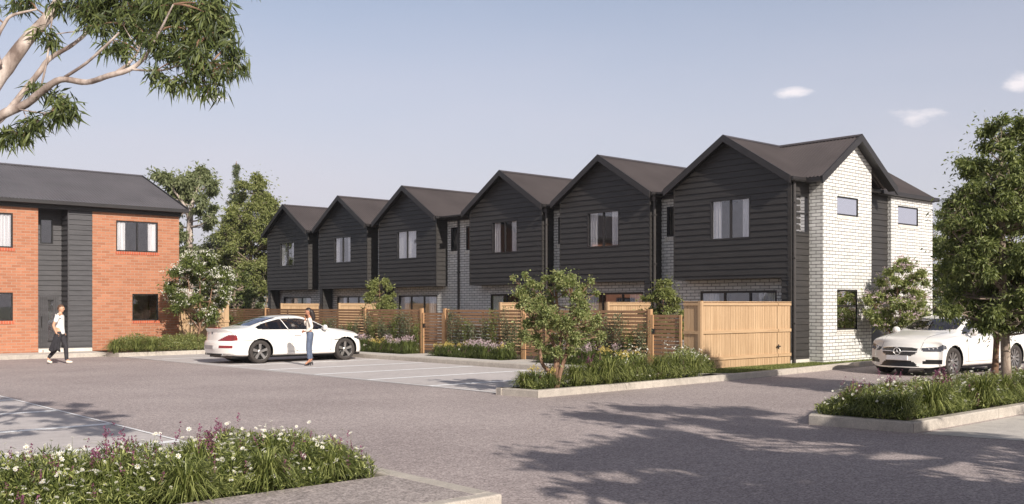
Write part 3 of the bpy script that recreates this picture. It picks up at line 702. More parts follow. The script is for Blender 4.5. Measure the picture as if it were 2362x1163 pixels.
paling('paling_fence', (16.95, 40.1), (19.2, 40.1), 1.95, 'pale paling fence behind the white flowering tree by the orange brick building', rails=(.28, 1.1, 1.85))
paling('paling_fence', (19.6, 47.0), (21.7, 47.0), 1.7, 'small pale paling fence far behind the boot of the white coupe', rails=(.28, 1.0, 1.6))
# ------------------------------------------------------------------ foliage generators (numpy)
def unit(v): return v / np.maximum(1e-9, np.linalg.norm(v, axis=1, keepdims=True))
def leaf_quads(rng, C, L, W, droop=.3, up=0., spread=1., jitter=.3, D0=None):
    """one folded leaf per centre; droop>0 hangs, up>0 lifts"""
    n = len(C); d = rng.normal(size=(n, 3)) * spread
    if D0 is not None: d = d * .6 + D0
    d[:, 2] += up - droop; d = unit(d); r = rng.normal(size=(n, 3)); s = unit(np.cross(d, r)); nn = np.cross(d, s)
    l = L * (1 + jitter * rng.uniform(-1, 1, (n, 1))); w_ = W * (1 + jitter * rng.uniform(-1, 1, (n, 1)))
    a = C; b = C + d * l * .45 + s * w_ * .5 + nn * w_ * .12; c = C + d * l; e = C + d * l * .45 - s * w_ * .5 + nn * w_ * .12
    c = c + np.array([0, 0, -1]) * l * .12 * (droop > 0)
    V = np.stack([a, b, c, e], 1).reshape(-1, 3); F = np.arange(4 * n).reshape(-1, 4)
    return V, F
def ribbons(rng, base, az, reach, height, width, seg=4, sag=1.0):
    """arching grass blades"""
    n = len(base); ts = np.linspace(0, 1, seg + 1); hd = np.stack([np.cos(az), np.sin(az), np.zeros(n)], 1); sd_ = np.stack([-np.sin(az), np.cos(az), np.zeros(n)], 1)
    rows = []
    for t in ts:
        p = base + hd * (reach * t ** 1.2)[:, None] + np.array([0, 0, 1.]) * (height * (2 * t - sag * t * t))[:, None] * (1 / (2 - sag) if sag <= 1 else sag)
        w_ = (width * (1 - t ** 2) * .5 + .0006)[:, None]; rows.append(np.stack([p - sd_ * w_, p + sd_ * w_], 1))
    V = np.stack(rows, 1).reshape(-1, 3); k = 2 * (seg + 1); b = np.arange(n)[:, None] * k
    F = np.concatenate([b + np.array([2 * j, 2 * j + 1, 2 * j + 3, 2 * j + 2]) for j in range(seg)], 0)
    return V, F
def discs(rng, C, r, n=7, tilt=.5, cup=.25):
    """open flowers: a ring of petals round a centre"""
    m = len(C); nrm = rng.normal(size=(m, 3)) * tilt; nrm[:, 2] += 1; nrm = unit(nrm); a = unit(np.cross(nrm, rng.normal(size=(m, 3)))); b = np.cross(nrm, a)
    r = r * rng.uniform(.75, 1.2, (m, 1)); vs = []; 
    for k in range(n):
        t0 = 2 * math.pi * k / n; t1 = t0 + math.pi / n * 1.5; tm = (t0 + t1) / 2
        vs += [C, C + (a * math.cos(t0) + b * math.sin(t0)) * r * .8 + nrm * r * cup, C + (a * math.cos(tm) + b * math.sin(tm)) * r + nrm * r * cup, C + (a * math.cos(t1) + b * math.sin(t1)) * r * .8 + nrm * r * cup]
    V = np.stack(vs, 1).reshape(-1, 3); F = np.arange(4 * n * m).reshape(-1, 4)
    cen = C + nrm * r * .12; q = r * .28
    V2 = np.stack([cen - a * q, cen - b * q, cen + a * q, cen + b * q], 1).reshape(-1, 3); F2 = np.arange(4 * m).reshape(-1, 4)
    return (V, F), (V2, F2)
def spikes(rng, C, h, r, n=16):
    """upright flower spikes made of small florets"""
    m = len(C); t = rng.uniform(0, 1, (m, n, 1)); ang = rng.uniform(0, 2 * math.pi, (m, n)); lean = rng.normal(size=(m, 1, 3)) * .22; lean[..., 2] = 1
    p = C[:, None, :] + lean * t * h + np.stack([np.cos(ang), np.sin(ang), np.zeros_like(ang)], 2) * r * (1.15 - t)
    return leaf_quads(rng, p.reshape(-1, 3), r * 1.5, r * 1.1, droop=0, up=.5)
def poly_points(rng, poly, n):
    P = np.array(poly); lo, hi = P.min(0), P.max(0); out = np.zeros((0, 2))
    while len(out) < n:
        q = rng.uniform(lo, hi, (n * 2, 2)); ins = np.zeros(len(q), bool)
        for i in range(len(P)):
            x0, y0 = P[i]; x1, y1 = P[(i + 1) % len(P)]
            c = ((y0 > q[:, 1]) != (y1 > q[:, 1])) & (q[:, 0] < (x1 - x0) * (q[:, 1] - y0) / (y1 - y0 + 1e-12) + x0); ins ^= c
        out = np.concatenate([out, q[ins]])
    return out[:n]
def lumps(P, seed, amp=1., sc=1.6):
    s = seed * 7.3; x, y = P[:, 0] * sc, P[:, 1] * sc
    return amp * (.5 + .25 * np.sin(x * 2.1 + s) * np.cos(y * 2.7 - s) + .16 * np.sin(x * 5.3 + y * 3.1 + s) + .09 * np.cos(y * 7.9 - x * 4 + s))
def bed(name, poly, z0, label, seed, density=2200, h=(.18, .34), flower='daisy', nfl=45, npurp=8, nblade=260, leafL=.055, leafW=.012, frad=.019, mats=('grass', 'grass_dark'), cat='flower bed', tall=.10, edge=.45):
    rng = np.random.default_rng(seed); P = np.array(poly); area = .5 * abs(np.dot(P[:, 0], np.roll(P[:, 1], 1)) - np.dot(P[:, 1], np.roll(P[:, 0], 1)))
    parts = []
    def H(q):
        dmin = np.full(len(q), 9.)
        for i in range(len(P)):
            a = P[i]; e = P[(i + 1) % len(P)] - a; t = np.clip(((q - a) @ e) / (e @ e), 0, 1); dmin = np.minimum(dmin, np.linalg.norm(q - a - t[:, None] * e, axis=1))
        return (h[0] + (h[1] - h[0]) * lumps(q, seed)) * np.clip(.38 + dmin / edge, 0, 1)
    n = int(density * area); q = poly_points(rng, poly, n); hh = H(q) * rng.uniform(.05, 1, n) ** .6
    C = np.column_stack([q, z0 + hh]); parts.append((*leaf_quads(rng, C, leafL, leafW, droop=0, up=.55), 0))
    nb = int(nblade * area); q = poly_points(rng, poly, nb); Hb = H(q)
    parts.append((*ribbons(rng, np.column_stack([q, np.full(nb, z0)]), rng.uniform(0, 6.28, nb), rng.uniform(.10, .34, nb), Hb * rng.uniform(.45, 1.0, nb), rng.uniform(.005, .010, nb), sag=1.45), 1))
    if flower:
        nf = int(nfl * area); q = poly_points(rng, poly, nf); ht = H(q) * rng.uniform(.75, 1.0, nf) + rng.uniform(0, 1, nf) ** 3 * tall
        C = np.column_stack([q, z0 + ht]); fm = {'daisy': 2, 'mixed': 2}[flower]
        (V, F), (V2, F2) = discs(rng, C, frad); parts.append((V, F, 2)); parts.append((V2, F2, 3))
        parts.append((*ribbons(rng, C - np.array([0, 0, .16]), rng.uniform(0, 6.28, nf), np.full(nf, .004), np.full(nf, .158), np.full(nf, .0035), seg=2, sag=0.01), 1))
    if npurp:
        m = int(npurp * area); q = poly_points(rng, poly, m); C = np.column_stack([q, z0 + H(q) * rng.uniform(.7, 1.05, m)])
        parts.append((*spikes(rng, C, .11, .011, 22), 4))
    o = np_obj(name, parts, [M[mats[0]], M[mats[1]], M['petal_white'], M['petal_yellow'], M['petal_purple'], M['petal_pink']])
    return tag(o, label, cat, kind='stuff')
def tussock_mesh(seed, n=320, reach=.42, height=.34, flower=None, mats=('grass',), nfl=22, w_=(.006, .011)):
    rng = np.random.default_rng(seed); base = rng.normal(size=(n, 3)) * [.05, .05, 0]
    u = rng.uniform(.15, 1, n); az = rng.uniform(0, 6.28, n) ; base = np.column_stack([np.cos(az), np.sin(az), np.zeros(n)]) * rng.uniform(0, .06, (n, 1))
    k = n // 2; az = az + rng.normal(size=n) * .3; W_ = rng.uniform(*w_, n) * 1.1
    parts = [(*ribbons(rng, base[:k], az[:k], reach * (.2 + .5 * u[:k]), height * rng.uniform(.7, 1.15, k), W_[:k], seg=6, sag=1.3), 0),
             (*ribbons(rng, base[k:], az[k:], reach * (.55 + .55 * u[k:]), height * (1.0 - .4 * u[k:]) * rng.uniform(.6, 1.0, n - k), W_[k:], seg=6, sag=1.7), 0)]
    if flower:
        az = rng.uniform(0, 6.28, nfl); rr = rng.uniform(.02, .5, nfl) * reach
        C = np.column_stack([np.cos(az) * rr, np.sin(az) * rr, height * rng.uniform(.95, 1.35, nfl)])
        if flower == 'purple': parts.append((*spikes(rng, C - [0, 0, .05], .12, .012, 22), 1))
        else:
            k = 6; t = rng.normal(size=(nfl, k, 3)) * .018; CC = (C[:, None, :] + t).reshape(-1, 3)
            parts.append((*leaf_quads(rng, CC, .034, .015, droop=0, up=.8), 1))
        parts.append((*ribbons(rng, C * [.6, .6, 0], np.arctan2(C[:, 1], C[:, 0]), .4 * rr, C[:, 2], np.full(nfl, .005), seg=3, sag=.3), 0))
    return parts
def make_tussock(name, seed, **k):
    mats = k.pop('mats'); pts = tussock_mesh(seed, **k); o = np_obj(name, pts, [M[m_] for m_ in mats]); return o
TUSS = {}
def tussock(kind, x, y, z, s, rz, label, group):
    spec = {'green': dict(mats=('grass',), n=460, reach=.44, height=.36), 'purple': dict(mats=('grass', 'petal_purple'), flower='purple', n=380, reach=.40, height=.34, nfl=9),
            'pink': dict(mats=('grass_dark', 'petal_pink'), flower='lily', n=220, reach=.26, height=.36, nfl=16, w_=(.008, .013)), 'yellow': dict(mats=('grass_dark', 'petal_yellow'), flower='lily', n=220, reach=.26, height=.32, nfl=14, w_=(.008, .013)),
            'white': dict(mats=('grass', 'petal_white'), flower='lily', n=260, reach=.34, height=.34, nfl=5)}[kind]
    nm = {'green': 'grass_tussock', 'purple': 'flowering_tussock', 'pink': 'pink_lily_clump', 'yellow': 'yellow_lily_clump', 'white': 'white_flower_clump'}[kind]
    if kind not in TUSS: o = make_tussock(nm, sum(map(ord, kind)), **spec); TUSS[kind] = o.data
    else: o = bpy.data.objects.new(nm, TUSS[kind]); COL.objects.link(o)
    o.location = (x, y, z); o.scale = (s, s, s); o.rotation_euler.z = rz
    return tag(o, label, {'green': 'grass tussock', 'purple': 'grass tussock', 'pink': 'lily clump', 'yellow': 'lily clump', 'white': 'flower clump'}[kind], group)
rnd = random.Random(5)
# foreground bed
bed('daisy_ground_cover', [(-2.5, 7.80), (5.15, 7.80), (5.30, 7.95), (5.30, 9.25), (4.5, 9.40), (-2.5, 9.40)], .10, 'white daisies and purple spikes massed over green foliage beside the paved slab in the foreground', 3, density=5200, h=(.20, .50), nfl=165, npurp=20, nblade=420, leafL=.058, leafW=.012, frad=.022, tall=.17)
for i, (x, y, k, s) in enumerate([(4.85, 8.0, 'green', .8), (4.15, 7.95, 'green', .95), (3.4, 7.9, 'green', .95), (4.5, 8.5, 'green', 1.05), (3.75, 8.4, 'purple', 1.2), (5.1, 8.35, 'purple', .8), (2.9, 8.3, 'purple', 1.1), (4.95, 8.9, 'green', 1.0), (3.2, 8.9, 'purple', 1.15), (2.7, 8.95, 'green', 1.0), (4.3, 9.15, 'purple', 1.1)]):
    tussock(k, x, y, .10, s, i * 1.3, 'arching green grass tussock in the foreground daisy bed' if k == 'green' else 'grass tussock with purple flower spikes in the foreground daisy bed', 'tussocks in the foreground bed' if k == 'green' else 'purple tussocks in the foreground bed')
# right-hand bed
bed('daisy_ground_cover', [(13.2, 6.68), (26.7, 6.65), (26.7, 8.5), (14.5, 8.5), (13.05, 7.95)], .12, 'white daisies and purple spikes under the leafy street tree in the right bed', 9, density=2400, h=(.20, .42), nfl=70, npurp=10, nblade=260, leafL=.07, leafW=.016, frad=.024, tall=.22)
for i, (x, y, k, s) in enumerate([(13.5, 6.85, 'green', 1.0), (14.35, 6.8, 'green', 1.25), (15.3, 7.1, 'purple', 1.2), (16.1, 6.8, 'green', 1.35), (17.2, 6.95, 'green', 1.2), (14.9, 7.7, 'purple', 1.2), (13.5, 7.6, 'purple', 1.1), (13.3, 7.2, 'green', .9), (16.9, 7.8, 'purple', 1.2), (18.3, 6.9, 'green', 1.3)]):
    tussock(k, x, y, .12, s, i * 1.7, 'arching green grass tussock at the kerb of the right bed' if k == 'green' else 'purple spiked grass tussock in the right bed', 'tussocks in the right bed' if k == 'green' else 'purple tussocks in the right bed')
# island
bed('island_ground_cover', [(12.95, 14.0), (18.3, 14.05), (18.3, 14.62), (12.95, 14.6)], .10, 'low mixed green planting with small white and yellow flowers in the kerbed island', 14, density=3800, h=(.24, .50), edge=.35, nfl=120, npurp=14, nblade=160, leafL=.06, leafW=.015, frad=.02)
for i, (x, y, k, s) in enumerate([(13.15, 14.15, 'yellow', 1.1), (13.05, 14.35, 'green', .9), (13.5, 14.05, 'yellow', 1.0), (14.2, 14.05, 'green', 1.2), (14.75, 14.15, 'purple', 1.3), (15.1, 14.0, 'green', 1.5), (15.8, 14.15, 'white', 1.4), (16.4, 14.3, 'white', 1.6), (16.1, 14.5, 'yellow', 1.5), (17.0, 14.2, 'green', 1.4), (17.6, 14.3, 'white', 1.6), (18.2, 14.25, 'green', 1.2)]):
    tussock(k, x, y, .11, s, i * 2.1, {'green': 'arching strappy tussock spilling over the island kerb', 'purple': 'purple spiked tussock in the middle of the island', 'yellow': 'yellow flowering lily clump in the island by the tree', 'white': 'white flowered clump at the right part of the island'}[k], {'green': 'green tussocks in the island', 'purple': None, 'yellow': 'yellow lilies in the island', 'white': 'white flower clumps in the island'}[k])
# beds before the slat fences
for bi, (y0, y1, wh) in enumerate([(27.3, 34.0, 'behind the bonnet of the white coupe'), (22.25, 25.9, 'between the two fence gates'), (17.25, 20.85, 'behind the kerbed island')]):
    bed('border_ground_cover', [(19.28, y0), (20.05, y0), (20.05, y1), (19.28, y1)], .10, 'dark strappy green border planting along the slat fence ' + wh, 20 + bi, density=1600, h=(.2, .36), edge=.2, nfl=14, npurp=14, nblade=420, mats=('grass_dark', 'grass_dark'), frad=.03)
    yy = y0 + .15; j = 0
    while yy < y1 - .05:
        for xx in (19.5, 19.85):
            pk = rnd.random(); k = 'pink' if (math.sin(yy * 1.9 + bi) > -.25 and pk < .8) or pk > .9 else 'yellow'
            tussock(k, xx + rnd.uniform(-.08, .08), yy + rnd.uniform(-.08, .08), .10, rnd.uniform(1.0, 1.3), rnd.uniform(0, 6), {'pink': 'pink flowering lily clump in the fence border ', 'yellow': 'yellow flowering lily clump in the fence border '}[k] + wh, {'pink': 'pink lilies ', 'yellow': 'yellow lilies '}[k] + wh)
        yy += .36; j += 1
for x, y, s in ((18.9, 14.75, 1.2), (19.3, 14.95, 1.1), (19.6, 15.1, 1.0), (19.6, 15.35, 1.3)):
    tussock('white', x, y, .11, s, x * 3, 'white flowered clump at the corner of the tall pine fence', 'white clumps by the pine fence')
bed('corner_ground_cover', [(18.4, 14.5), (19.5, 14.55), (20.0, 15.2), (20.05, 15.95), (19.3, 15.95), (18.6, 15.2)], .10, 'leafy green and white flowering planting at the corner of the tall pine fence', 33, density=3000, h=(.35, .78), nfl=44, npurp=6, nblade=300, leafL=.07, leafW=.018, frad=.024)
# bed by the brick building
bed('hedge_ground_cover', [(12.45, 34.45), (18.2, 34.6), (18.2, 35.6), (12.4, 35.5)], .10, 'low yellow green shrubs massed in the bed by the orange brick building', 41, edge=.3, density=3200, h=(.35, .72), nfl=8, npurp=3, nblade=60, leafL=.08, leafW=.026, frad=.028, mats=('yellow_leaf', 'grass'), cat='shrub bed')
for i, (x, y) in enumerate([(12.35, 34.5), (13.6, 34.45), (13.1, 34.55), (17.2, 34.6), (17.8, 34.6)]):
    tussock('green', x, y, .11, 1.25, i * 2., 'strappy tussock in the bed by the orange brick building', 'tussocks by the brick building')
# lawn
rng = np.random.default_rng(77); q = poly_points(rng, [(19.7, 14.42), (20.05, 14.32), (22.5, 14.54), (26.6, 14.94), (34, 15.1), (34, 15.5), (19.9, 15.5)], 42000); n = len(q)
tag(np_obj('lawn_grass', [(*ribbons(rng, np.column_stack([q, np.full(n, .118)]), rng.uniform(0, 6.28, n), rng.uniform(.005, .03, n), rng.uniform(.02, .05, n), rng.uniform(.003, .006, n), seg=2, sag=.9), 0)], [M['grass']]), 'short green lawn grass strip between kerb and end house', 'grass', kind='stuff')

# ------------------------------------------------------------------ trees
def bez(a, b, c, n=6): return [a.lerp(b, t).lerp(b.lerp(c, t), t) for t in [i / n for i in range(n + 1)]]
def grow_tree(name, base, trunks, clumps, leaves, mats, label, cat, group=None, lean=0., seed=0, leafL=.1, leafW=.04, droop=.2, up=0., thin=.035, flowers=None, trunk_n=10, twig=True, flat=.75, stray=.06):
    """trunks: list of polylines [(x,y,z,r),...] relative to base; clumps: (x,y,z,rad) relative; leaves: count"""
    rng = np.random.default_rng(seed); prn = random.Random(seed); B = Vector(base)
    t = thing(name, base, label, cat, group)
    tb = MB(); nodes = []
    for tr in trunks:
        pts = [B + Vector(p[:3]) for p in tr]; rad = [p[3] for p in tr]
        # subdivide smoothly
        P, Rr = [], []
        for i in range(len(pts) - 1):
            p0, p1, p2, p3 = pts[max(0, i - 1)], pts[i], pts[i + 1], pts[min(len(pts) - 1, i + 2)]
            for k in range(4):
                u = k / 4; P.append(.5 * ((2 * p1) + (p2 - p0) * u + (2 * p0 - 5 * p1 + 4 * p2 - p3) * u * u + (3 * p1 - p0 - 3 * p2 + p3) * u ** 3)); Rr.append((rad[i] * (1 - u) + rad[i + 1] * u) * (1 + prn.uniform(-.05, .05)))
        P.append(pts[-1]); Rr.append(rad[-1]); tb.tube(P, Rr, trunk_n)
        nodes += list(zip(P, Rr))[2:]
    br = MB(); cent = []
    zmin = min(c[2] for c in clumps)
    for cx, cy, cz, cr in clumps:
        c = B + Vector((cx, cy, cz)); best = min(nodes, key=lambda nd: (nd[0] - c).length + (1.5 if nd[0].z > c.z - .1 * cr else 0) + prn.uniform(0, .1) * cr)
        a = best[0]; mid = a.lerp(c, .5) + Vector((prn.uniform(-.1, .1), prn.uniform(-.1, .1), -.12)) * (c - a).length
        r0 = min(best[1] * .7, thin * (.6 + (c - a).length * .35)); path = bez(a, mid, c)
        br.tube(path, [r0 * (1 - .75 * i / 6) for i in range(7)], 6)
        if twig:
            for _ in range(5):
                d = Vector((prn.gauss(0, 1), prn.gauss(0, 1), prn.gauss(.3, .8))).normalized() * cr * prn.uniform(.5, .95); s0 = path[prn.randint(3, 6)]
                br.tube([s0, s0 + d * .5 + Vector((0, 0, .05 * cr)), s0 + d], [r0 * .3, r0 * .2, r0 * .1], 4, cap=False)
    tb.build('trunk', M[mats[1]], t, smooth=True); br.build('branches', M[mats[1]], t, smooth=True)
    W = np.array([c[3] ** 2 for c in clumps]); W = W / W.sum(); idx = rng.choice(len(clumps), leaves, p=W); CL = np.array(clumps)
    dirs = unit(rng.normal(size=(leaves, 3))); rad = rng.uniform(0, 1, leaves) ** .45
    # sub-tufts so the crown breaks into light and dark sprays
    ntuft = 26; tuft = unit(rng.normal(size=(len(clumps), ntuft, 3))) * rng.uniform(.35, 1.0, (len(clumps), ntuft, 1)); ti = rng.integers(0, ntuft, leaves)
    off = tuft[idx, ti] + dirs * rad[:, None] * .30
    st = rng.uniform(0, 1, leaves) < stray; off[st] = dirs[st] * rng.uniform(.7, 1.25, (st.sum(), 1))
    C = np.array(B) + CL[idx, :3] + off * CL[idx, 3:4] * np.array([1, 1, flat])
    V, F = leaf_quads(rng, C, leafL, leafW, droop=droop, up=up, D0=off * .8)
    parts = [(V, F, 0)]; ms = [M[mats[0]]]
    np_obj('crown', parts, ms, t)
    if flowers:
        fm, nf, fr = flowers; idx = rng.choice(len(clumps), nf, p=W); d = unit(rng.normal(size=(nf, 3)) + [0, 0, .5]); k = 9
        FC = np.array(B) + CL[idx, :3] + d * CL[idx, 3:4] * np.array([1, 1, flat]) * rng.uniform(.9, 1.12, (nf, 1))
        CC = (FC[:, None, :] + rng.normal(size=(nf, k, 3)) * [fr, fr, fr * .4]).reshape(-1, 3); V, F = leaf_quads(rng, CC, fr * .8, fr * .55, droop=0, up=.6)
        np_obj('blossom', [(V, F, 0)], [M[fm]], t)
    return t
def envelope(prn, n, prof, rx, ry, r0, r1, fill=.55):
    """clump centres inside a solid of revolution. prof: [(z, rel radius)]"""
    out = []; zs = [p[0] for p in prof]; rs = [p[1] for p in prof]
    while len(out) < n:
        z = prn.uniform(zs[0], zs[-1]); rr = float(np.interp(z, zs, rs)); a = prn.uniform(0, 6.283); q = math.sqrt(prn.uniform(fill ** 2 if prn.random() < .75 else 0, 1)) * rr
        if prn.random() > rr: continue
        out.append((math.cos(a) * q * rx, math.sin(a) * q * ry, z, prn.uniform(r0, r1)))
    return out
pr = random.Random(11)
# multi-stemmed island tree
ct = envelope(pr, 95, [(.72, .45), (.95, .95), (1.5, 1), (2.0, .75), (2.3, .3)], 1.0, .9, .12, .26, .5)
ct = [c for c in ct] + [(-.45, .45, 2.28, .12), (-.62, .6, 2.2, .10), (.5, -.45, 2.15, .12), (.62, -.5, 1.9, .15), (.0, .1, 2.2, .16), (-.7, .62, .85, .16)]
gl = lambda l, d: (RGT * l + FWD * d)
stems = []
for pts in ([(0, 0, 0), (-.04, 0, .28), (-.02, .05, .72), (-.16, .1, 1.15), (-.3, .1, 1.7)], [(0, 0, 0), (.06, 0, .3), (.20, -.03, .78), (.22, 0, 1.25), (.3, -.1, 1.75)], [(0, 0, 0), (-.12, -.05, .30), (-.30, -.1, .52), (-.36, -.05, .9), (-.5, .0, 1.4)], [(.0, .0, .1), (.02, .08, .5), (.08, .2, 1.0), (.0, .25, 1.8)]):
    ps = [gl(p[0], p[1]) for p in pts]; stems.append([(v.x, v.y, p[2], .050 * (1 - .55 * i / 4)) for i, (v, p) in enumerate(zip(ps, pts))])
grow_tree('island_tree', (13.72, 14.12, .10), stems, ct, 26000, ('myrtle_leaf', 'brown_bark'), 'small multi-stemmed tree with reddish green leaves growing in the kerbed island', 'tree', seed=4, leafL=.058, leafW=.030, droop=.1, thin=.02, flat=.9)
# white flowering tree by the orange building
ct = envelope(pr, 60, [(1.15, .5), (1.6, .95), (2.2, 1), (3.0, .8), (3.7, .25)], 1.22, 1.2, .22, .40, .45)
stems = [[(0, 0, 0, .055), (.02, .02, .6, .045), (.05, 0, .95, .04), (-.2, .15, 1.7, .03), (-.3, .2, 2.6, .02)], [(.05, 0, .95, .035), (.3, -.2, 1.6, .028), (.4, -.3, 2.4, .02)], [(.03, .01, .8, .03), (-.3, .3, 1.35, .025), (-.6, .6, 1.9, .015)], [(.05, 0, 1.0, .03), (.1, .1, 2., .025), (.1, .1, 3.1, .015)]]
grow_tree('flowering_tree', (15.55, 35.0, .10), stems, ct, 20000, ('green_leaf', 'brown_bark'), 'white blossoming small tree in front of the orange brick building', 'tree', seed=5, leafL=.14, leafW=.05, droop=.15, thin=.02, flowers=('petal_white', 420, .07))
# tree by the end wall
ct = envelope(pr, 85, [(.95, .6), (1.3, 1), (1.9, .95), (2.5, .7), (2.95, .25)], 1.12, 1.0, .20, .34, .4)
stems = [[(0, 0, 0, .05), (.03, 0, .8, .04), (.1, 0, 1.4, .03), (.1, .1, 2.3, .015)], [(.02, 0, .5, .035), (-.35, .3, 1.2, .025), (-.6, .5, 1.8, .015)], [(.03, 0, .7, .03), (.4, -.3, 1.4, .02), (.6, -.5, 1.9, .012)]]
grow_tree('flowering_tree', (27.9, 14.25, .10), stems, ct, 22000, ('myrtle_leaf', 'brown_bark'), 'small dusky pink flowering tree against the white brick end wall behind the sedan', 'tree', seed=6, leafL=.11, leafW=.042, droop=.2, thin=.02, flowers=('petal_pink', 420, .055))
# street tree on the right with two trunks
ct = envelope(pr, 215, [(1.25, .6), (1.6, .98), (2.9, 1), (3.8, .82), (4.4, .6), (5.0, .2)], 1.15, 1.15, .26, .46, .5)
stems = [[(0, 0, 0, .10), (.02, .03, .9, .085), (-.02, .05, 1.8, .075), (.05, .1, 3.0, .055), (0, .1, 4.6, .02)], [(-.02, .05, 1.6, .045), (.5, -.3, 2.4, .03), (.8, -.5, 3.1, .02)], [(0, .05, 1.9, .04), (-.5, .4, 2.6, .03), (-.8, .7, 3.1, .02)]]
grow_tree('street_tree', (18.69, 7.48, .10), stems, ct, 85000, ('street_leaf', 'grey_bark'), 'tall leafy street tree with a pale straight trunk in the right bed', 'tree', seed=7, leafL=.085, leafW=.030, droop=.35, thin=.03)
ct = envelope(pr, 40, [(1.4, .7), (2.0, 1), (3.2, .8), (4.0, .3)], .85, .85, .26, .44, .5)
stems = [[(.12, .10, 0, .07), (.06, .05, .7, .06), (-.05, -.04, 1.5, .055), (.05, 0, 2.4, .04), (0, 0, 3.4, .015)]]
grow_tree('street_tree', (19.55, 8.0, .10), stems, ct, 13000, ('street_leaf', 'brown_bark'), 'slimmer leaning brown trunk street tree just left of the pale trunk in the right bed', 'tree', seed=8, leafL=.105, leafW=.036, droop=.35, thin=.03)
# shrubs behind the slat fences
def shrub(name, base, h, r, label, n=6000, seed=1, leaf='green_leaf', cat='shrub', group=None, L=.08, W_=.035, prof=None):
    prn = random.Random(seed); ct = envelope(prn, 60, prof or [(.25 * h, .7), (.5 * h, 1), (.75 * h, .75), (h * .95, .25)], r, r, r * .24, r * .38, .35)
    return grow_tree(name, base, [[(0, 0, 0, .03), (.02, 0, h * .5, .022), (0, .02, h * .9, .01)]], ct, n, (leaf, 'brown_bark'), label, cat, group, seed=seed, leafL=L, leafW=W_, droop=.1, thin=.012)
shrub('garden_tree', (21.9, 18.2, .1), 2.55, .72, 'bushy young tree behind the nearest slat fence, left of the pine fence', seed=2, leaf='yellow_leaf', cat='tree', n=13000)
shrub('garden_tree', (22.0, 32.7, .1), 2.85, .78, 'bushy young tree behind the slat fence in the middle of the photo', seed=3, leaf='yellow_leaf', cat='tree', n=13000, L=.1, W_=.045)
# climbers in front of the fences
def climber(y, h, label, group, seed, w_=.16, x=20.0):
    rng = np.random.default_rng(seed); prn = random.Random(seed); t = thing('climbing_plant', (x, y, .1), label, 'climber', group); st = MB(); C = []
    for k in range(5):
        p = [Vector((x + prn.uniform(-.03, .03), y + prn.uniform(-.03, .03), .1))]; hh = h * prn.uniform(.7, 1)
        for i in range(1, 8): p.append(p[-1] + Vector((prn.uniform(-.02, .02), prn.uniform(-w_, w_) * .45, hh / 7)))
        st.tube(p, [.007 * (1 - .6 * i / 7) for i in range(8)], 4)
        for i in range(1, 8):
            for _ in range(26): C.append(p[i - 1].lerp(p[i], prn.random()) + Vector((prn.gauss(-.02, .04), prn.gauss(0, .075), prn.gauss(0, .04))))
    st.build('stems', M['brown_bark'], t); np_obj('foliage', [(*leaf_quads(rng, np.array([tuple(c) for c in C]), .065, .026, droop=0, up=.5), 0)], [M['dark_leaf' if seed % 3 else 'green_leaf']], t)
    return t
sd_ = 100
for ys, hh, wh in (([17.45, 17.8, 18.2, 18.7, 19.2, 19.6, 20.1, 20.5], 1.35, 'on the slat fence behind the island tree'), ([22.5, 22.9, 23.4, 23.8, 24.35, 24.7, 25.2, 25.6], 1.55, 'on the slat fence between the two gates'), ([27.5, 27.9, 28.3, 28.7, 29.2, 29.6, 30.1, 30.5], 1.5, 'on the slat fence right of the coupe'), ([31.2, 31.7, 32.4, 33.0, 33.6], 1.25, 'on the slat fence behind the woman')):
    for y in ys: sd_ += 1; climber(y, hh * random.Random(sd_).uniform(.72, 1.08), 'upright leafy climber ' + wh, 'climbers ' + wh, sd_)
# big background trees
def bgtree(name, base, h, r, label, seed, leaf='green_leaf', bark_='grey_bark', prof=None, n=12000, nc=60, L=.22, W_=.10, tr=.14, group='trees behind the houses', cr=(.10, .17), flat=.75, droop=.2, rx=None, fill=.5):
    prn = random.Random(seed); prof = prof or [(.28 * h, .6), (.45 * h, 1), (.7 * h, .9), (.88 * h, .55), (h * .97, .15)]
    ct = envelope(prn, nc, prof, rx or r, r, h * cr[0] * .75, h * cr[1] * .75, fill)
    stems = [[(0, 0, 0, tr), (prn.uniform(-.2, .2), 0, h * .3, tr * .8), (prn.uniform(-.3, .3), 0, h * .6, tr * .5), (0, 0, h * .92, tr * .12)]]
    return grow_tree(name, base, stems, ct, n, (leaf, bark_), label, 'tree', group, seed=seed, leafL=L, leafW=W_, droop=droop, thin=.05, flat=flat)
def at(px, d, z=.0): 
    v = RGT * ((px - 1181) / 2277 * d) + FWD * d; return (v.x, v.y, z)
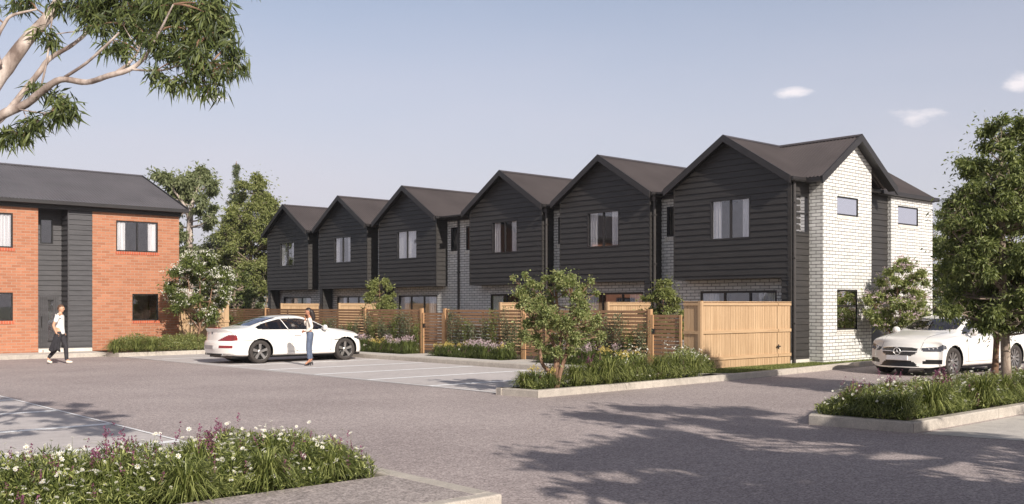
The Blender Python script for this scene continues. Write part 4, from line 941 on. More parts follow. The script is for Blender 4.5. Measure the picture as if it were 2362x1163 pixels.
# tall gum behind the orange building: open crown on a pale trunk
prn = random.Random(21); g0 = at(438, 52)
def rel(px, py, d, d0=52, px0=438):
    a = Vector(at(px, d)) - Vector(at(px0, d0)); return (a.x, a.y, 1.75 + (706 - py) / 2277 * d)
cl = [(*rel(px, py, 52 + prn.uniform(-1.2, 1.2)), r_) for px, py, r_ in ((380, 412, .75), (362, 405, .5), (400, 430, .7), (425, 440, .8), (415, 415, .65), (445, 405, .6), (465, 398, .75), (440, 425, .7), (478, 415, .6), (490, 440, .5), (488, 425, .5), (395, 455, .6), (420, 465, .6), (470, 470, .45), (488, 480, .45), (478, 500, .45), (455, 485, .4), (490, 505, .4), (410, 485, .5), (440, 455, .6), (405, 520, .6), (480, 520, .4), (462, 455, .5), (415, 545, .6), (430, 580, .7), (410, 600, .7))]
stems = [[(0, 0, 0, .24), (*rel(436, 640, 52), .21), (*rel(437, 540, 52), .17), (*rel(440, 490, 52), .14), (*rel(447, 460, 52), .10), (*rel(462, 420, 52), .05)], [(*rel(438, 520, 52), .10), (*rel(428, 480, 51.6), .08), (*rel(405, 445, 51.4), .05), (*rel(380, 415, 51.2), .03)], [(*rel(440, 490, 52), .07), (*rel(460, 478, 52), .06), (*rel(485, 470, 52.3), .03)]]
grow_tree('gum_tree', g0, stems, cl, 15000, ('gum_leaf2', 'gum_bark'), 'open crowned gum tree with pale trunk rising behind the orange brick building', 'tree', 'trees behind the houses', seed=22, leafL=.26, leafW=.085, droop=.5, thin=.05)
# tall conifer
cx = at(545, 72); con = [(0, 0, z, .55 + .0 * z) for z in ()]
prn = random.Random(31); con = []
for k in range(90):
    z = prn.uniform(3, 12.0); rr = max(.12, (12.4 - z) * .20); a = prn.uniform(0, 6.28); q = rr * prn.uniform(.3, 1); con.append((math.cos(a) * q, math.sin(a) * q, z, .22 + rr * .22))
grow_tree('conifer', cx, [[(0, 0, 0, .2), (0, 0, 6, .13), (0, 0, 12.3, .02)]], con, 16000, ('conifer_leaf', 'brown_bark'), 'slender pointed conifer standing tallest behind the light green tree', 'tree', 'trees behind the houses', seed=32, leafL=.24, leafW=.06, droop=.1, thin=.03, flat=.5)
bgtree('leafy_tree', at(585, 60), 9.9, 2.15, 'broad light green tree beside the far end of the terrace', 41, leaf='yellow_leaf', n=60000, nc=190, L=.17, W_=.075, tr=.17, cr=(.08, .13), prof=[(.26 * 9.9, .55), (.42 * 9.9, 1), (.62 * 9.9, .92), (.82 * 9.9, .62), (9.6, .2)])
bgtree('leafy_tree', at(500, 66), 6.6, 2.0, 'darker rounded tree below and left of the conifer', 42, leaf='dark_leaf', n=26000, nc=110, L=.2, W_=.085)
bgtree('leafy_tree', at(548, 56), 3.9, 1.5, 'dark green low tree behind the flowering tree and the coupe', 43, leaf='green_leaf', n=12000, L=.15, W_=.06, prof=[(.5, .9), (1.6, 1), (2.8, .8), (3.7, .3)])
bgtree('leafy_tree', at(440, 60), 5.6, 2.0, 'rounded dark tree behind the corner of the orange brick building', 44, leaf='dark_leaf', n=11000, L=.2, W_=.09, prof=[(.6, .9), (2.4, 1), (4.2, .8), (5.3, .3)])
bgtree('leafy_tree', at(610, 75), 4.5, 2.6, 'grey green low tree at the far end of the slat fences', 45, leaf='gum_leaf2', n=9000, L=.24, W_=.1, prof=[(.4, 1), (2, 1), (3.4, .8), (4.3, .3)])
bgtree('leafy_tree', at(8, 78), 13.2, 2.3, 'tree crown just showing above the ridge of the orange brick building', 46, leaf='dark_leaf', n=6000, L=.3, W_=.12)
bgtree('leafy_tree', at(2195, 46), 6.5, 2.3, 'dark leafy tree behind the rear corner of the white brick wall', 47, leaf='street_leaf', n=22000, nc=70, L=.15, W_=.06, prof=[(.7, .7), (2, 1), (4, .95), (5.4, .6), (6.2, .2)])
bgtree('leafy_tree', at(2330, 40), 6.2, 2.4, 'dense dark tree behind the street tree at the right edge', 48, leaf='street_leaf', n=20000, nc=70, L=.15, W_=.06, prof=[(.7, .7), (2, 1), (4, .95), (5.4, .6), (6.0, .2)])
bgtree('leafy_tree', at(2260, 62), 5.2, 3.2, 'low broad tree in the distance between the two dark trees on the right', 49, leaf='dark_leaf', n=14000, L=.2, W_=.09, prof=[(.5, .9), (2, 1), (3.8, .8), (4.9, .3)])
# fence hedge left
shrub('hedge_shrub', (19.6, 42.0, .1), 1.9, .75, 'leafy shrub between the pale paling fence and the slat fence behind the coupe', seed=51, leaf='green_leaf', n=6000, L=.09)
# hills
b = MB(); prn = random.Random(3); prev = None
for layer, (dist, h0, amp, z0) in enumerate(((900, 34, 16, 0), (1800, 82, 34, 0))):
    pts = []
    for k in range(90):
        a = -1.2 + 2.4 * k / 89; d = FWD * math.cos(a) + RGT * math.sin(a); hgt = h0 + amp * (math.sin(a * 7 + layer * 2) * .5 + math.sin(a * 17 + layer) * .3 + math.sin(a * 41) * .12)
        pts.append((d * dist, d * (dist * 1.35), max(4, hgt)))
    vs = []
    for p, q, hgt in pts: vs += [(p.x, p.y, -1), (p.x * 1.06, p.y * 1.06, hgt * .6), (p.x * 1.15, p.y * 1.15, hgt), (q.x, q.y, -1)]
    b.add(vs, [(4 * i + j, 4 * i + 4 + j, 4 * i + 5 + j, 4 * i + 1 + j) for i in range(89) for j in range(3)])
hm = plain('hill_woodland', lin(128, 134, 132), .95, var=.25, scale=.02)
tag(b.build('hills', hm, smooth=True), kind='structure')

# ------------------------------------------------------------------ big gum tree overhanging from the left
GB = (-2.6, 8.2, 0.)
def gp(px, py, d):   # point seen at that pixel, d metres ahead, relative to the gum's base
    v = RGT * ((px - 1181) / 2277 * d) + FWD * d; return (v.x - GB[0], v.y - GB[1], 1.75 + (706 - py) / 2277 * d)
def br(pts): return [(*gp(px, py, d), r) for px, py, d, r in pts]
tr = [
 [(0, 0, 0, .30), (.25, 0, 1.2, .26), (.75, .1, 2.3, .22), (*gp(-230, 420, 8.6), .20), (*gp(-90, 290, 8.9), .16), (*gp(0, 175, 9.1), .125), (*gp(60, 95, 9.2), .10), (*gp(110, 40, 9.3), .085), (*gp(145, -20, 9.4), .07), (*gp(200, -130, 9.6), .05)],
 br([(-230, 420, 8.6, .14), (-90, 330, 8.5, .10), (0, 268, 8.4, .085), (60, 240, 8.4, .075), (95, 212, 8.35, .065), (140, 184, 8.3, .058), (200, 190, 8.3, .052), (250, 175, 8.2, .048), (300, 160, 8.2, .045), (335, 130, 8.2, .035), (370, 70, 8.1, .022), (400, 10, 8.0, .012)]),
 br([(-90, 330, 8.7, .09), (0, 275, 9.0, .07), (60, 205, 9.1, .06), (92, 165, 9.1, .055), (115, 135, 9.2, .05), (165, 105, 9.2, .04), (200, 75, 9.3, .035), (230, 30, 9.4, .02)]),
 br([(150, 178, 8.3, .03), (200, 145, 8.2, .026), (250, 100, 8.1, .022), (275, 75, 8.1, .016)]),
 br([(255, 176, 8.2, .032), (295, 148, 8.3, .028), (318, 120, 8.4, .02), (322, 100, 8.5, .015)]), br([(318, 118, 8.4, .012), (340, 80, 8.5, .01), (362, 40, 8.6, .007)]), br([(320, 112, 8.4, .012), (300, 85, 8.4, .009), (285, 60, 8.4, .006)]),
 br([(300, 160, 8.2, .022), (370, 163, 8.1, .018), (420, 145, 8.0, .013), (450, 110, 8.0, .008)]), br([(400, 150, 8.05, .012), (440, 158, 8.0, .009), (480, 158, 8.0, .006)]), br([(415, 150, 8.05, .01), (460, 175, 8., .007), (490, 170, 8, .005)]),
 br([(0, 150, 9.0, .05), (-10, 100, 9.0, .045), (10, 55, 9.0, .035), (30, 35, 9.0, .03), (85, 22, 9.1, .018)]), br([(-60, 240, 9.0, .06), (-10, 150, 9, .05)]),
 br([(95, 200, 9.1, .022), (108, 140, 9.1, .02), (115, 80, 9.2, .018), (122, 30, 9.3, .012), (125, -20, 9.4, .01)]), br([(120, 80, 9.2, .012), (195, 70, 9.2, .01)]),
 br([(40, 252, 8.4, .016), (75, 258, 8.3, .012), (115, 262, 8.3, .008)]), br([(55, 258, 8.4, .012), (62, 285, 8.3, .009), (40, 310, 8.3, .006)]),
]
# leaf sprays: (px, py, depth, radius px)
sp = [(200, 10, 9.2, 45), (250, 5, 9, 55), (300, 15, 8.8, 55), (350, 20, 8.6, 60), (400, 15, 8.4, 60), (450, 30, 8.3, 55), (490, 40, 8.2, 50), (505, 80, 8.2, 45), (470, 90, 8.1, 50), (430, 70, 8.2, 50), (530, 110, 8.1, 38), (540, 145, 8.1, 34), (510, 150, 8.0, 42), (470, 150, 8, 42), (485, 195, 8, 36), (440, 130, 8, 45), (400, 110, 8.1, 42), (440, 185, 8.0, 30), (395, 185, 8, 26), (360, 165, 8.05, 24), (380, 80, 8.2, 45), (260, 95, 8.3, 32), (285, 115, 8.3, 24), (230, 60, 8.6, 38), (290, 60, 8.5, 40), (210, 40, 9, 35), (330, 70, 8.5, 40), (500, 20, 8.4, 45), (515, 60, 8.3, 30), (360, 110, 8.2, 28), (105, 75, 9.2, 26), (115, 95, 9.2, 20), (130, 10, 9.3, 30), (60, 5, 9.2, 30), (170, 10, 9.4, 30), (40, 8, 9.3, 22), (85, 205, 9.0, 24), (130, 215, 8.4, 32), (150, 240, 8.3, 34), (165, 250, 8.3, 26), (140, 265, 8.3, 28), (70, 285, 8.3, 26), (30, 300, 8.3, 28), (10, 310, 8.3, 24), (60, 300, 8.3, 26), (95, 280, 8.3, 20), (250, 20, 9, 40), (410, -30, 8.6, 60), (300, -40, 8.9, 60), (500, -30, 8.6, 60), (200, -50, 9.2, 60), (350, -90, 9, 70), (470, -90, 8.8, 70), (100, -60, 9.5, 60), (-60, 20, 9.4, 60), (-120, 150, 9.2, 60), (230, -130, 9.6, 80), (400, -160, 9.3, 80), (-40, -90, 9.6, 70), (80, -150, 10, 80), (-150, -40, 9.8, 90), (550, -60, 8.6, 50), (-220, 100, 9.6, 90)]
t = thing('gum_tree', GB, 'large gum tree with pale twisting boughs overhanging from the upper left', 'tree')
for k, pl in enumerate(tr):
    tb = MB(); pts = [Vector(GB) + Vector(p[:3]) for p in pl]; rad = [p[3] * (.58 if k == 0 else .46) for p in pl]; P, Rr = [], []
    for i in range(len(pts) - 1):
        p0, p1, p2, p3 = pts[max(0, i - 1)], pts[i], pts[i + 1], pts[min(len(pts) - 1, i + 2)]
        for q in range(5):
            u = q / 5; P.append(.5 * ((2 * p1) + (p2 - p0) * u + (2 * p0 - 5 * p1 + 4 * p2 - p3) * u * u + (3 * p1 - p0 - 3 * p2 + p3) * u ** 3)); Rr.append((rad[i] * (1 - u) + rad[i + 1] * u) * (1 + prn.uniform(-.06, .06)))
    P.append(pts[-1]); Rr.append(rad[-1]); tb.tube(P, Rr, 12 if k < 3 else 8); tb.build('trunk' if k == 0 else 'branch', M['gum_bark'], t, smooth=True)
rng = np.random.default_rng(8); C = []; tw = MB(); flat_nodes = [Vector(GB) + Vector(p[:3]) for pl in tr for p in pl[2:]]
for px, py, d, rp in sp:
    c = Vector(GB) + Vector(gp(px, py, d)); R0 = rp / 2277 * d; a = min(flat_nodes, key=lambda v: (v - c).length + (.4 if v.z > c.z + .1 else 0)); 
    if (a - c).length > R0 * .6: tw.tube(bez(a, a.lerp(c, .5) + Vector((0, 0, .06)), c, 5), [.008, .0075, .007, .006, .005, .004], 5, cap=False)
    nt_ = max(6, int(17 * (R0 / .18) ** 2))
    for k in range(nt_):
        dv = Vector(rng.normal(size=3)).normalized() * R0 * rng.uniform(.35, 1.0); dv.z *= .8; e = c + dv; tw.tube([c + dv * .2, c + dv * .7, e + Vector((0, 0, -.02))], [.003, .0025, .0015], 3, cap=False)
        for j in range(13): C.append((c + dv * rng.uniform(.55, 1.08) + Vector(rng.normal(size=3)) * .028)[:])
V, F = leaf_quads(rng, np.array(C), .115, .018, droop=1.0, spread=.8, jitter=.35)
np_obj('crown', [(V, F, 0)], [M['gum_leaf']], t); tw.build('twigs', M['brown_bark'], t)
# trees standing out of frame to the right of the camera: their shade falls across the road
for i, (x, y, h_, r_) in enumerate(((6.3, -3.6, 7.2, 2.7), (9.6, -2.3, 8.2, 3.0), (15.5, -5.6, 7.6, 2.8))):
    bgtree('shade_tree', (x, y, 0), h_, r_, ['leafy tree out of frame shading the near road', 'taller leafy tree out of frame shading the road by the right bed', 'leafy tree out of frame shading the right driveway'][i], 60 + i, n=36000, nc=70, L=.26, W_=.12, cr=(.07, .12), group='trees beside the camera', fill=.6)
# ------------------------------------------------------------------ cars
def paintmat(name, c, rough=.28):
    m, nt, p = mat(name); p.inputs['Base Color'].default_value = c; p.inputs['Roughness'].default_value = rough; p.inputs['Coat Weight'].default_value = .6; p.inputs['Coat Roughness'].default_value = .04; return m
M['car_white'] = paintmat('car_white_paint', lin(232, 228, 222))
M['chrome'] = plain('chrome', lin(210, 208, 205), .12, 1, .03)
M['bright_metal'] = plain('bright_metal', lin(226, 224, 222), .35, .25, .03)
M['alloy'] = plain('alloy_wheel', lin(176, 172, 168), .3, .8, .06)
M['tyre'] = plain('tyre_rubber', lin(58, 53, 50), .8, var=.15, scale=20)
M['black_plastic'] = plain('black_plastic', lin(26, 25, 25), .4)
M['carbin'] = plain('cabin_dark', lin(50, 46, 44), .8)
M['seat_grey'] = plain('seat_leather', lin(150, 144, 138), .6)
M['light_red'] = plain('tail_lamp_red', lin(126, 26, 26), .15, var=.2, scale=14, coat=1)
M['light_clear'] = plain('head_lamp_glass', lin(92, 92, 96), .08, .4, .35, 22, coat=1)
M['plate'] = plain('plate_white', lin(226, 224, 224), .5)
M['plate_grey'] = plain('plate_grey', lin(150, 145, 145), .5)
M['blue'] = plain('emblem_blue', lin(90, 110, 140), .3)
def pchip(xs, ys, q):
    xs = np.array(xs); ys = np.array(ys); h = np.diff(xs); d = np.diff(ys) / h; m = np.zeros_like(ys)
    for i in range(1, len(xs) - 1): m[i] = 0 if d[i - 1] * d[i] <= 0 else 2 / (1 / d[i - 1] + 1 / d[i])
    m[0] = d[0]; m[-1] = d[-1]; i = np.clip(np.searchsorted(xs, q) - 1, 0, len(h) - 1); t = (q - xs[i]) / h[i]
    return (2 * t**3 - 3 * t**2 + 1) * ys[i] + (t**3 - 2 * t**2 + t) * h[i] * m[i] + (-2 * t**3 + 3 * t**2) * ys[i + 1] + (t**3 - t**2) * h[i] * m[i + 1]
def inpoly(x, z, P):
    c = False
    for i in range(len(P)):
        x0, z0 = P[i]; x1, z1 = P[(i + 1) % len(P)]
        if (z0 > z) != (z1 > z) and x < (x1 - x0) * (z - z0) / (z1 - z0) + x0: c = not c
    return c
def car_shell(tab, L, arches, rear, front, step=.02, vsub=7):
    """tab rows: x, zb, wsill, wlow, wmid, (ws,zs), (wb,zb2), (wr,zr), zq, zt ; returns grid P[side][i][j] plus caps"""
    xs = [r[0] for r in tab]; q = np.arange(0, L + 1e-6, step); ctrl = []
    for r in tab:
        x, zb, w0, w1, w2, (ws, zs), (wb, z5), (wr, z6), zq, zt = r
        ctrl.append([(w0 * .55, zb), (w0, zb + .03), (w1, .36), (w2, .60), (ws, zs), (wb, z5), (wr, z6), (wr * .5, zq), (0, zt)])
    ctrl = np.array(ctrl); n = len(q); K = ctrl.shape[1]; C = np.zeros((n, K, 2))
    for k in range(K):
        for c in range(2): C[:, k, c] = pchip(xs, ctrl[:, k, c], q)
    vs = []; 
    for k in range(K - 1):
        p0 = C[:, max(0, k - 1)]; p1 = C[:, k]; p2 = C[:, k + 1]; p3 = C[:, k + 2] if k + 2 < K else np.stack([-C[:, K - 2, 0], C[:, K - 2, 1]], 1)
        for s in range(vsub):
            u = s / vsub; vs.append((k + u, .5 * (2 * p1 + (p2 - p0) * u + (2 * p0 - 5 * p1 + 4 * p2 - p3) * u * u + (3 * p1 - p0 - 3 * p2 + p3) * u ** 3)))
    vs.append((K - 1, C[:, K - 1])); V = np.array([v[0] for v in vs]); G_ = np.stack([v[1] for v in vs], 1)   # n, m, 2
    X = np.repeat(q[:, None], len(V), 1)
    def warp(x, y, z):
        a = np.clip(1 - x / .55, 0, 1) ** 2; b = np.clip(1 - (L - x) / .60, 0, 1) ** 2
        return x + rear(y, z) * a - front(y, z) * b
    return q, V, X, G_, warp
def build_car(root, tab, L, arches, rear, front, classify, R=.385):
    q, V, X, G_, warp = car_shell(tab, L, arches, rear, front)
    n, m = X.shape; verts = []; faces = {}
    XX = X.copy(); ZZ = G_[:, :, 1].copy(); YY = G_[:, :, 0].copy()
    for ax in arches:   # snap the grid to the wheel arch circles
        dx, dz = XX - ax, ZZ - .335; r = np.hypot(dx, dz); msk = (np.abs(r - R) < .016) & (V[None, :] > .8) & (V[None, :] < 4.4)
        f = np.where(msk, R / np.maximum(r, 1e-6), 1); XX = ax + dx * f; ZZ = .335 + dz * f
    Xw = warp(XX, YY, ZZ); cells = []
    for sgn in (1, -1):
        b = len(verts); verts += [(Xw[i, j], sgn * YY[i, j], ZZ[i, j]) for i in range(n) for j in range(m)]
        for i in range(n - 1):
            xm = (q[i] + q[i + 1]) / 2
            for j in range(m - 1):
                zm = (ZZ[i, j] + ZZ[i + 1, j + 1]) / 2; ym = (YY[i, j] + YY[i + 1, j + 1]) / 2; v = (V[j] + V[j + 1]) / 2
                if .8 < v < 4.6 and any(math.hypot(xm - ax, zm - .335) < R for ax in arches): continue
                p = classify('side', xm, ym, zm, v, sgn); a = b + i * m + j
                f = (a, a + m, a + m + 1, a + 1); faces.setdefault(p, []).append(f if sgn < 0 else f[::-1])
        for end, i in (('rear', 0), ('front', n - 1)):
            S = 30; b = len(verts); jj = list(range(m))
            for j in jj:
                for s in range(S + 1):
                    y = YY[i, j] * s / S; verts.append((float(warp(np.array(XX[i, j]), y, ZZ[i, j])), sgn * y, ZZ[i, j]))
            for j in range(m - 1):
                for s in range(S):
                    zm = (ZZ[i, j] + ZZ[i, j + 1]) / 2; ym = (YY[i, j] + YY[i, j + 1]) / 2 * (s + .5) / S
                    p = classify(end, q[i], ym, zm, (V[j] + V[j + 1]) / 2, sgn); a = b + j * (S + 1) + s; f = (a, a + 1, a + S + 2, a + S + 1)
                    faces.setdefault(p, []).append(f if (sgn < 0) == (end == 'rear') else f[::-1])
    return verts, faces
def emit(root, name, verts, fs, m, off=0, parent=None, smooth=True):
    idx = sorted({i for f in fs for i in f}); mp_ = {a: k for k, a in enumerate(idx)}
    b = MB(); b.add([verts[i] for i in idx], [tuple(mp_[i] for i in f) for f in fs])
    o = b.build(name, m, parent or root, smooth=smooth)
    me = o.data; bm = bmesh.new(); bm.from_mesh(me); bmesh.ops.remove_doubles(bm, verts=bm.verts, dist=.0008); bmesh.ops.recalc_face_normals(bm, faces=bm.faces); bm.to_mesh(me); bm.free()
    for p in me.polygons: p.use_smooth = smooth
    return o
def wheel(root, x, y, side, kind, r=.335, w_=.24, steer=0):
    """side = +1 outer face towards +y"""
    e = bpy.data.objects.new('wheel', None); COL.objects.link(e); e.parent = root; e.location = (x, y, r); e.rotation_euler.z = (0 if side > 0 else math.pi) + steer; WLOC[e.name] = Vector((0, 0, 0))
    t = MB(); h = w_ / 2; rr = r * .72
    t.lathe([(rr - .01, -h * .9), (rr + .01, -h), (r * .93, -h * 1.02), (r * .985, -h * .8), (r, -h * .3), (r, h * .3), (r * .985, h * .8), (r * .93, h * 1.02), (rr + .01, h), (rr - .01, h * .9)], axis='y', n=40); t.build('tyre', M['tyre'], e, smooth=True)
    a = MB(); a.lathe([(rr, -h * .9), (rr - .02, -h * .5), (rr - .02, h * .55), (rr - .006, h * .80), (rr + .006, h * .93), (rr - .012, h * .88)], axis='y', n=40)
    ns = 5 if kind == 'five' else 10
    for k in range(ns):
        th = 2 * math.pi * k / ns + .3
        for dth in ((0,) if kind == 'five' else (-.085, .085)):
            wi, wo = (.052, .034) if kind == 'five' else (.010, .013)
            c0, c1 = .05, rr - .012; u = Vector((math.cos(th + dth * .4), 0, math.sin(th + dth * .4))); u1 = Vector((math.cos(th + dth), 0, math.sin(th + dth))); v = Vector((-u.z, 0, u.x)); 
            p0, p1 = u * c0, u1 * c1; y0, y1 = h * .70, h * .82
            if kind == 'five': wi, wo = .030, .042
            a.add([p0 - v * wi + Vector((0, y0, 0)), p0 + v * wi + Vector((0, y0, 0)), p1 + v * wo + Vector((0, y1, 0)), p1 - v * wo + Vector((0, y1, 0)), p0 - v * wi + Vector((0, y0 - .05, 0)), p0 + v * wi + Vector((0, y0 - .05, 0)), p1 + v * wo + Vector((0, y1 - .03, 0)), p1 - v * wo + Vector((0, y1 - .03, 0))],
                  [(0, 1, 2, 3), (7, 6, 5, 4), (0, 4, 5, 1), (1, 5, 6, 2), (2, 6, 7, 3), (3, 7, 4, 0)])
    a.lathe([(.0, h * .8), (.045, h * .79), (.062, h * .72), (.062, h * .3)], axis='y', n=20); rim = a.build('rim', M['alloy'], e, smooth=False)
    d = MB(); d.lathe([(0, h * .1), (rr - .05, h * .1), (rr - .05, h * .0)], axis='y', n=28); d.build('brake_disc', M['black_plastic'], e)
    return e
def well(root, x, y, R=.385):
    s = MB(); n = 24; vs = []
    for k in range(n + 1):
        a = -.35 + (math.pi + .7) * k / n
        for yy in (y - math.copysign(.005, y), y * .40): vs.append((x + R * math.cos(a) * 1.005, yy, .335 + R * math.sin(a) * 1.005))
    s.add(vs, [(2 * i, 2 * i + 1, 2 * i + 3, 2 * i + 2) for i in range(n)]); s.add([(x + R * 1.005 * math.cos(2 * math.pi * k / n), y * .40, .335 + R * 1.005 * math.sin(2 * math.pi * k / n)) for k in range(n)], [tuple(range(n))])
    s.build('wheel_well', M['black_plastic'], root)
def surf_line(bvh, pts, off=.002, ax='y', sgn=1):
    """drop a side-view line (x, z) on the body side"""
    out = []
    for x, z in pts:
        hit = bvh.ray_cast(Vector((x, sgn * 2, z)), Vector((0, -sgn, 0)))
        if hit[0]: out.append(hit[0] + Vector((0, sgn * off, 0)))
    return out
def dense(pts, k=8):
    o = []
    for (a, b), (c, d) in zip(pts, pts[1:]): o += [(a + (c - a) * i / k, b + (d - b) * i / k) for i in range(k)]
    return o + [pts[-1]]

# --- white coupe seen from its rear quarter
def coupe(loc, rz):
    root = empty('coupe', loc, 'white two-door coupe parked with its back to the left, woman on phone beside it', 'car', rz=rz); WLOC[root.name] = Vector((0, 0, 0))
    L = 4.82; A = (1.12, 3.90); s = (.905, .86)
    tab = [(0.0, .27, .66, .76, .78, (.77, .78), (.73, .93), (.58, .99), 1.005, 1.01), (.30, .22, .80, .86, .875, (.86, .83), (.78, .955), (.62, .995), 1.01, 1.015), (.75, .20, .86, .912, .925, (.91, .86), (.80, .965), (.66, 1.02), 1.045, 1.055),
           (1.15, .20, .87, .92, .93, (.912, .862), (.80, .968), (.64, 1.12), 1.165, 1.18), (1.55, .20, .86, .915, .925, (.905, .86), (.80, .965), (.61, 1.235), 1.285, 1.30), (2.0, .20, .86, .91, .918, s, (.80, .96), (.59, 1.305), 1.355, 1.37),
           (2.4, .20, .86, .91, .915, s, (.80, .955), (.585, 1.31), 1.365, 1.38), (2.75, .20, .86, .91, .915, s, (.80, .95), (.61, 1.255), 1.31, 1.325), (3.1, .20, .86, .912, .92, s, (.80, .945), (.68, 1.12), 1.165, 1.18), (3.42, .20, .87, .92, .925, (.905, .85), (.80, .935), (.70, .985), 1.01, 1.02),
           (3.9, .20, .87, .922, .925, (.905, .82), (.79, .89), (.60, .935), .955, .965), (4.3, .20, .85, .905, .905, (.87, .765), (.75, .83), (.54, .875), .895, .905), (4.62, .20, .80, .86, .855, (.80, .69), (.68, .745), (.48, .79), .81, .82), (L, .24, .70, .77, .77, (.72, .58), (.62, .63), (.42, .68), .70, .705)]
    rear = lambda y, z: .30 * (np.abs(y) / .85) ** 2.6 + np.interp(z, [.2, .3, .45, .62, .66, .9, 1.0], [.14, .05, .0, .02, .07, .10, .04])
    front = lambda y, z: .42 * (np.abs(y) / .85) ** 2.2 + np.interp(z, [.2, .35, .5, .7], [.02, .0, .02, .10])
    WIN = [(1.04, 1.035), (1.10, .985), (1.30, .975), (3.30, .955), (3.12, 1.075), (2.86, 1.19), (2.5, 1.268), (2.15, 1.29), (1.85, 1.27), (1.5, 1.19), (1.22, 1.115)]
    def cls(where, x, y, z, v, sgn):
        if where == 'side':
            if v < .5: return 'underbody'
            if 4.9 < v < 6.15 and inpoly(x, z, WIN): return 'side_window' if sgn > 0 else 'window_far'
            if v > 6.12:
                xf = x + .16 * (y / .6) ** 2
                if 2.82 < xf < 3.42 and y < .66: return 'windscreen'
                xr = x - .10 * (y / .6) ** 2
                if .86 < xr < 1.66 and y < .57: return 'rear_window'
            if x < .40 and .665 < z < .665 + .165 * min(1, (.42 - x) / .06) and v < 5: return 'tail_lamp' if sgn > 0 else 'tail_lamp_far'
            if x < .16 and .47 < z < .52 and v < 4: return 'reflector' if sgn > 0 else 'reflector_far'
            if x > L - .62 and .60 < z < .735 and 3 < v < 5 and z < .60 + (L - .05 - x) * .30 + .02 and z > .60 + max(0, (L - .35 - x)) * .25: return 'head_lamp' if sgn > 0 else 'head_lamp_far'
            if x > L - .1 and z < .3: return 'underbody'
        elif where == 'rear':
            if z > .97: return 'body'
            if .665 < z < .83 and y > .36 + (z - .665) * 2.0: return 'tail_lamp' if sgn > 0 else 'tail_lamp_far'
            if .46 < z < .52 and y > .46: return 'reflector' if sgn > 0 else 'reflector_far'
            if .645 < z < .66: return 'seam_trim'
            if z < .30: return 'underbody'
        else:
            if .28 < z < .42 and y < .55: return 'underbody'
        return 'body'
    verts, F = build_car(root, tab, L, A, rear, front, cls)
    nm = {'body': ('body', 'car_white'), 'underbody': ('underbody', 'black_plastic'), 'side_window': ('side_window', 'car_glass'), 'window_far': ('side_window', 'car_glass'), 'windscreen': ('windscreen', 'car_glass'), 'rear_window': ('rear_window', 'car_glass'), 'tail_lamp': ('tail_lamp', 'light_red'), 'tail_lamp_far': ('tail_lamp', 'light_red'),
          'reflector': ('reflector', 'light_red'), 'reflector_far': ('reflector', 'light_red'), 'head_lamp': ('headlight', 'light_clear'), 'head_lamp_far': ('headlight', 'light_clear'), 'seam_trim': ('boot_seam', 'black_plastic')}
    for k, fs in F.items(): o = emit(root, nm[k][0], verts, fs, M[nm[k][1]])
    allf = [f for k, fs in F.items() for f in fs]; bvh = BVHTree.FromPolygons([Vector(v) for v in verts], allf)
    for sg in (1, -1):
        sm = MB()
        for pts in ([(2.02, .96), (2.05, .80), (2.12, .50), (2.22, .36), (2.35, .31)], [(3.30, .95), (3.38, .80), (3.40, .55), (3.36, .31)], [(1.50, .345), (2.2, .325), (3.5, .325)], [(.44, .66), (.75, .665), (.95, .66)]):
            l_ = surf_line(bvh, dense(pts), sgn=sg)
            if len(l_) > 2: sm.tube(l_, .0045, 4)
        l_ = surf_line(bvh, dense([(1.86, 1.272), (2.04, .97)]), .003, sgn=sg)
        sm.build('door_seam', M['carbin'], root)
        pl = MB(); pl.tube(l_, .011, 6); pl.build('pillar', M['car_white'], root)
        sm = MB(); l_ = surf_line(bvh, dense(WIN + [WIN[0]], 4), .001, sgn=sg); sm.tube(l_, .008, 5); sm.build('window_trim', M['black_plastic'], root)
        hd = MB(); l_ = surf_line(bvh, dense([(2.18, .80), (2.38, .80)]), .03, sgn=sg)
        if len(l_) > 2: hd.tube([l_[0] - Vector((0, sg * .03, 0))] + l_ + [l_[-1] - Vector((0, sg * .03, 0))], .012, 8)
        hd.build('door_handle', M['car_white'], root)
        fl = surf_line(bvh, dense([(3.50, .64), (3.82, .645)]), .002, sgn=sg); g = MB(); g.tube(fl, .012, 6); g.build('side_gill', M['black_plastic'], root)
        mr = MB(); y0 = sg * .90
        mr.tube([(3.14, sg * .80, .985), (3.14, sg * .88, .99)], .022, 8); mr.lathe([(.0, -.055), (.05, -.05), (.085, -.02), (.085, .03), (.06, .06), (0, .068)], (3.15, sg * .965, 1.005), axis='x', n=16); mr.build('wing_mirror', M['car_white'], root, smooth=True)
        ex = MB(); ex.lathe([(.030, -.03), (.040, -.03), (.042, .0), (.042, .12)], (.16, sg * .50, .27), axis='x', n=16); ex.build('exhaust_pipe', M['chrome'], root, smooth=True)
        for x_ in A: wheel(root, x_, sg * .785, sg, 'five'); well(root, x_, sg * .90)
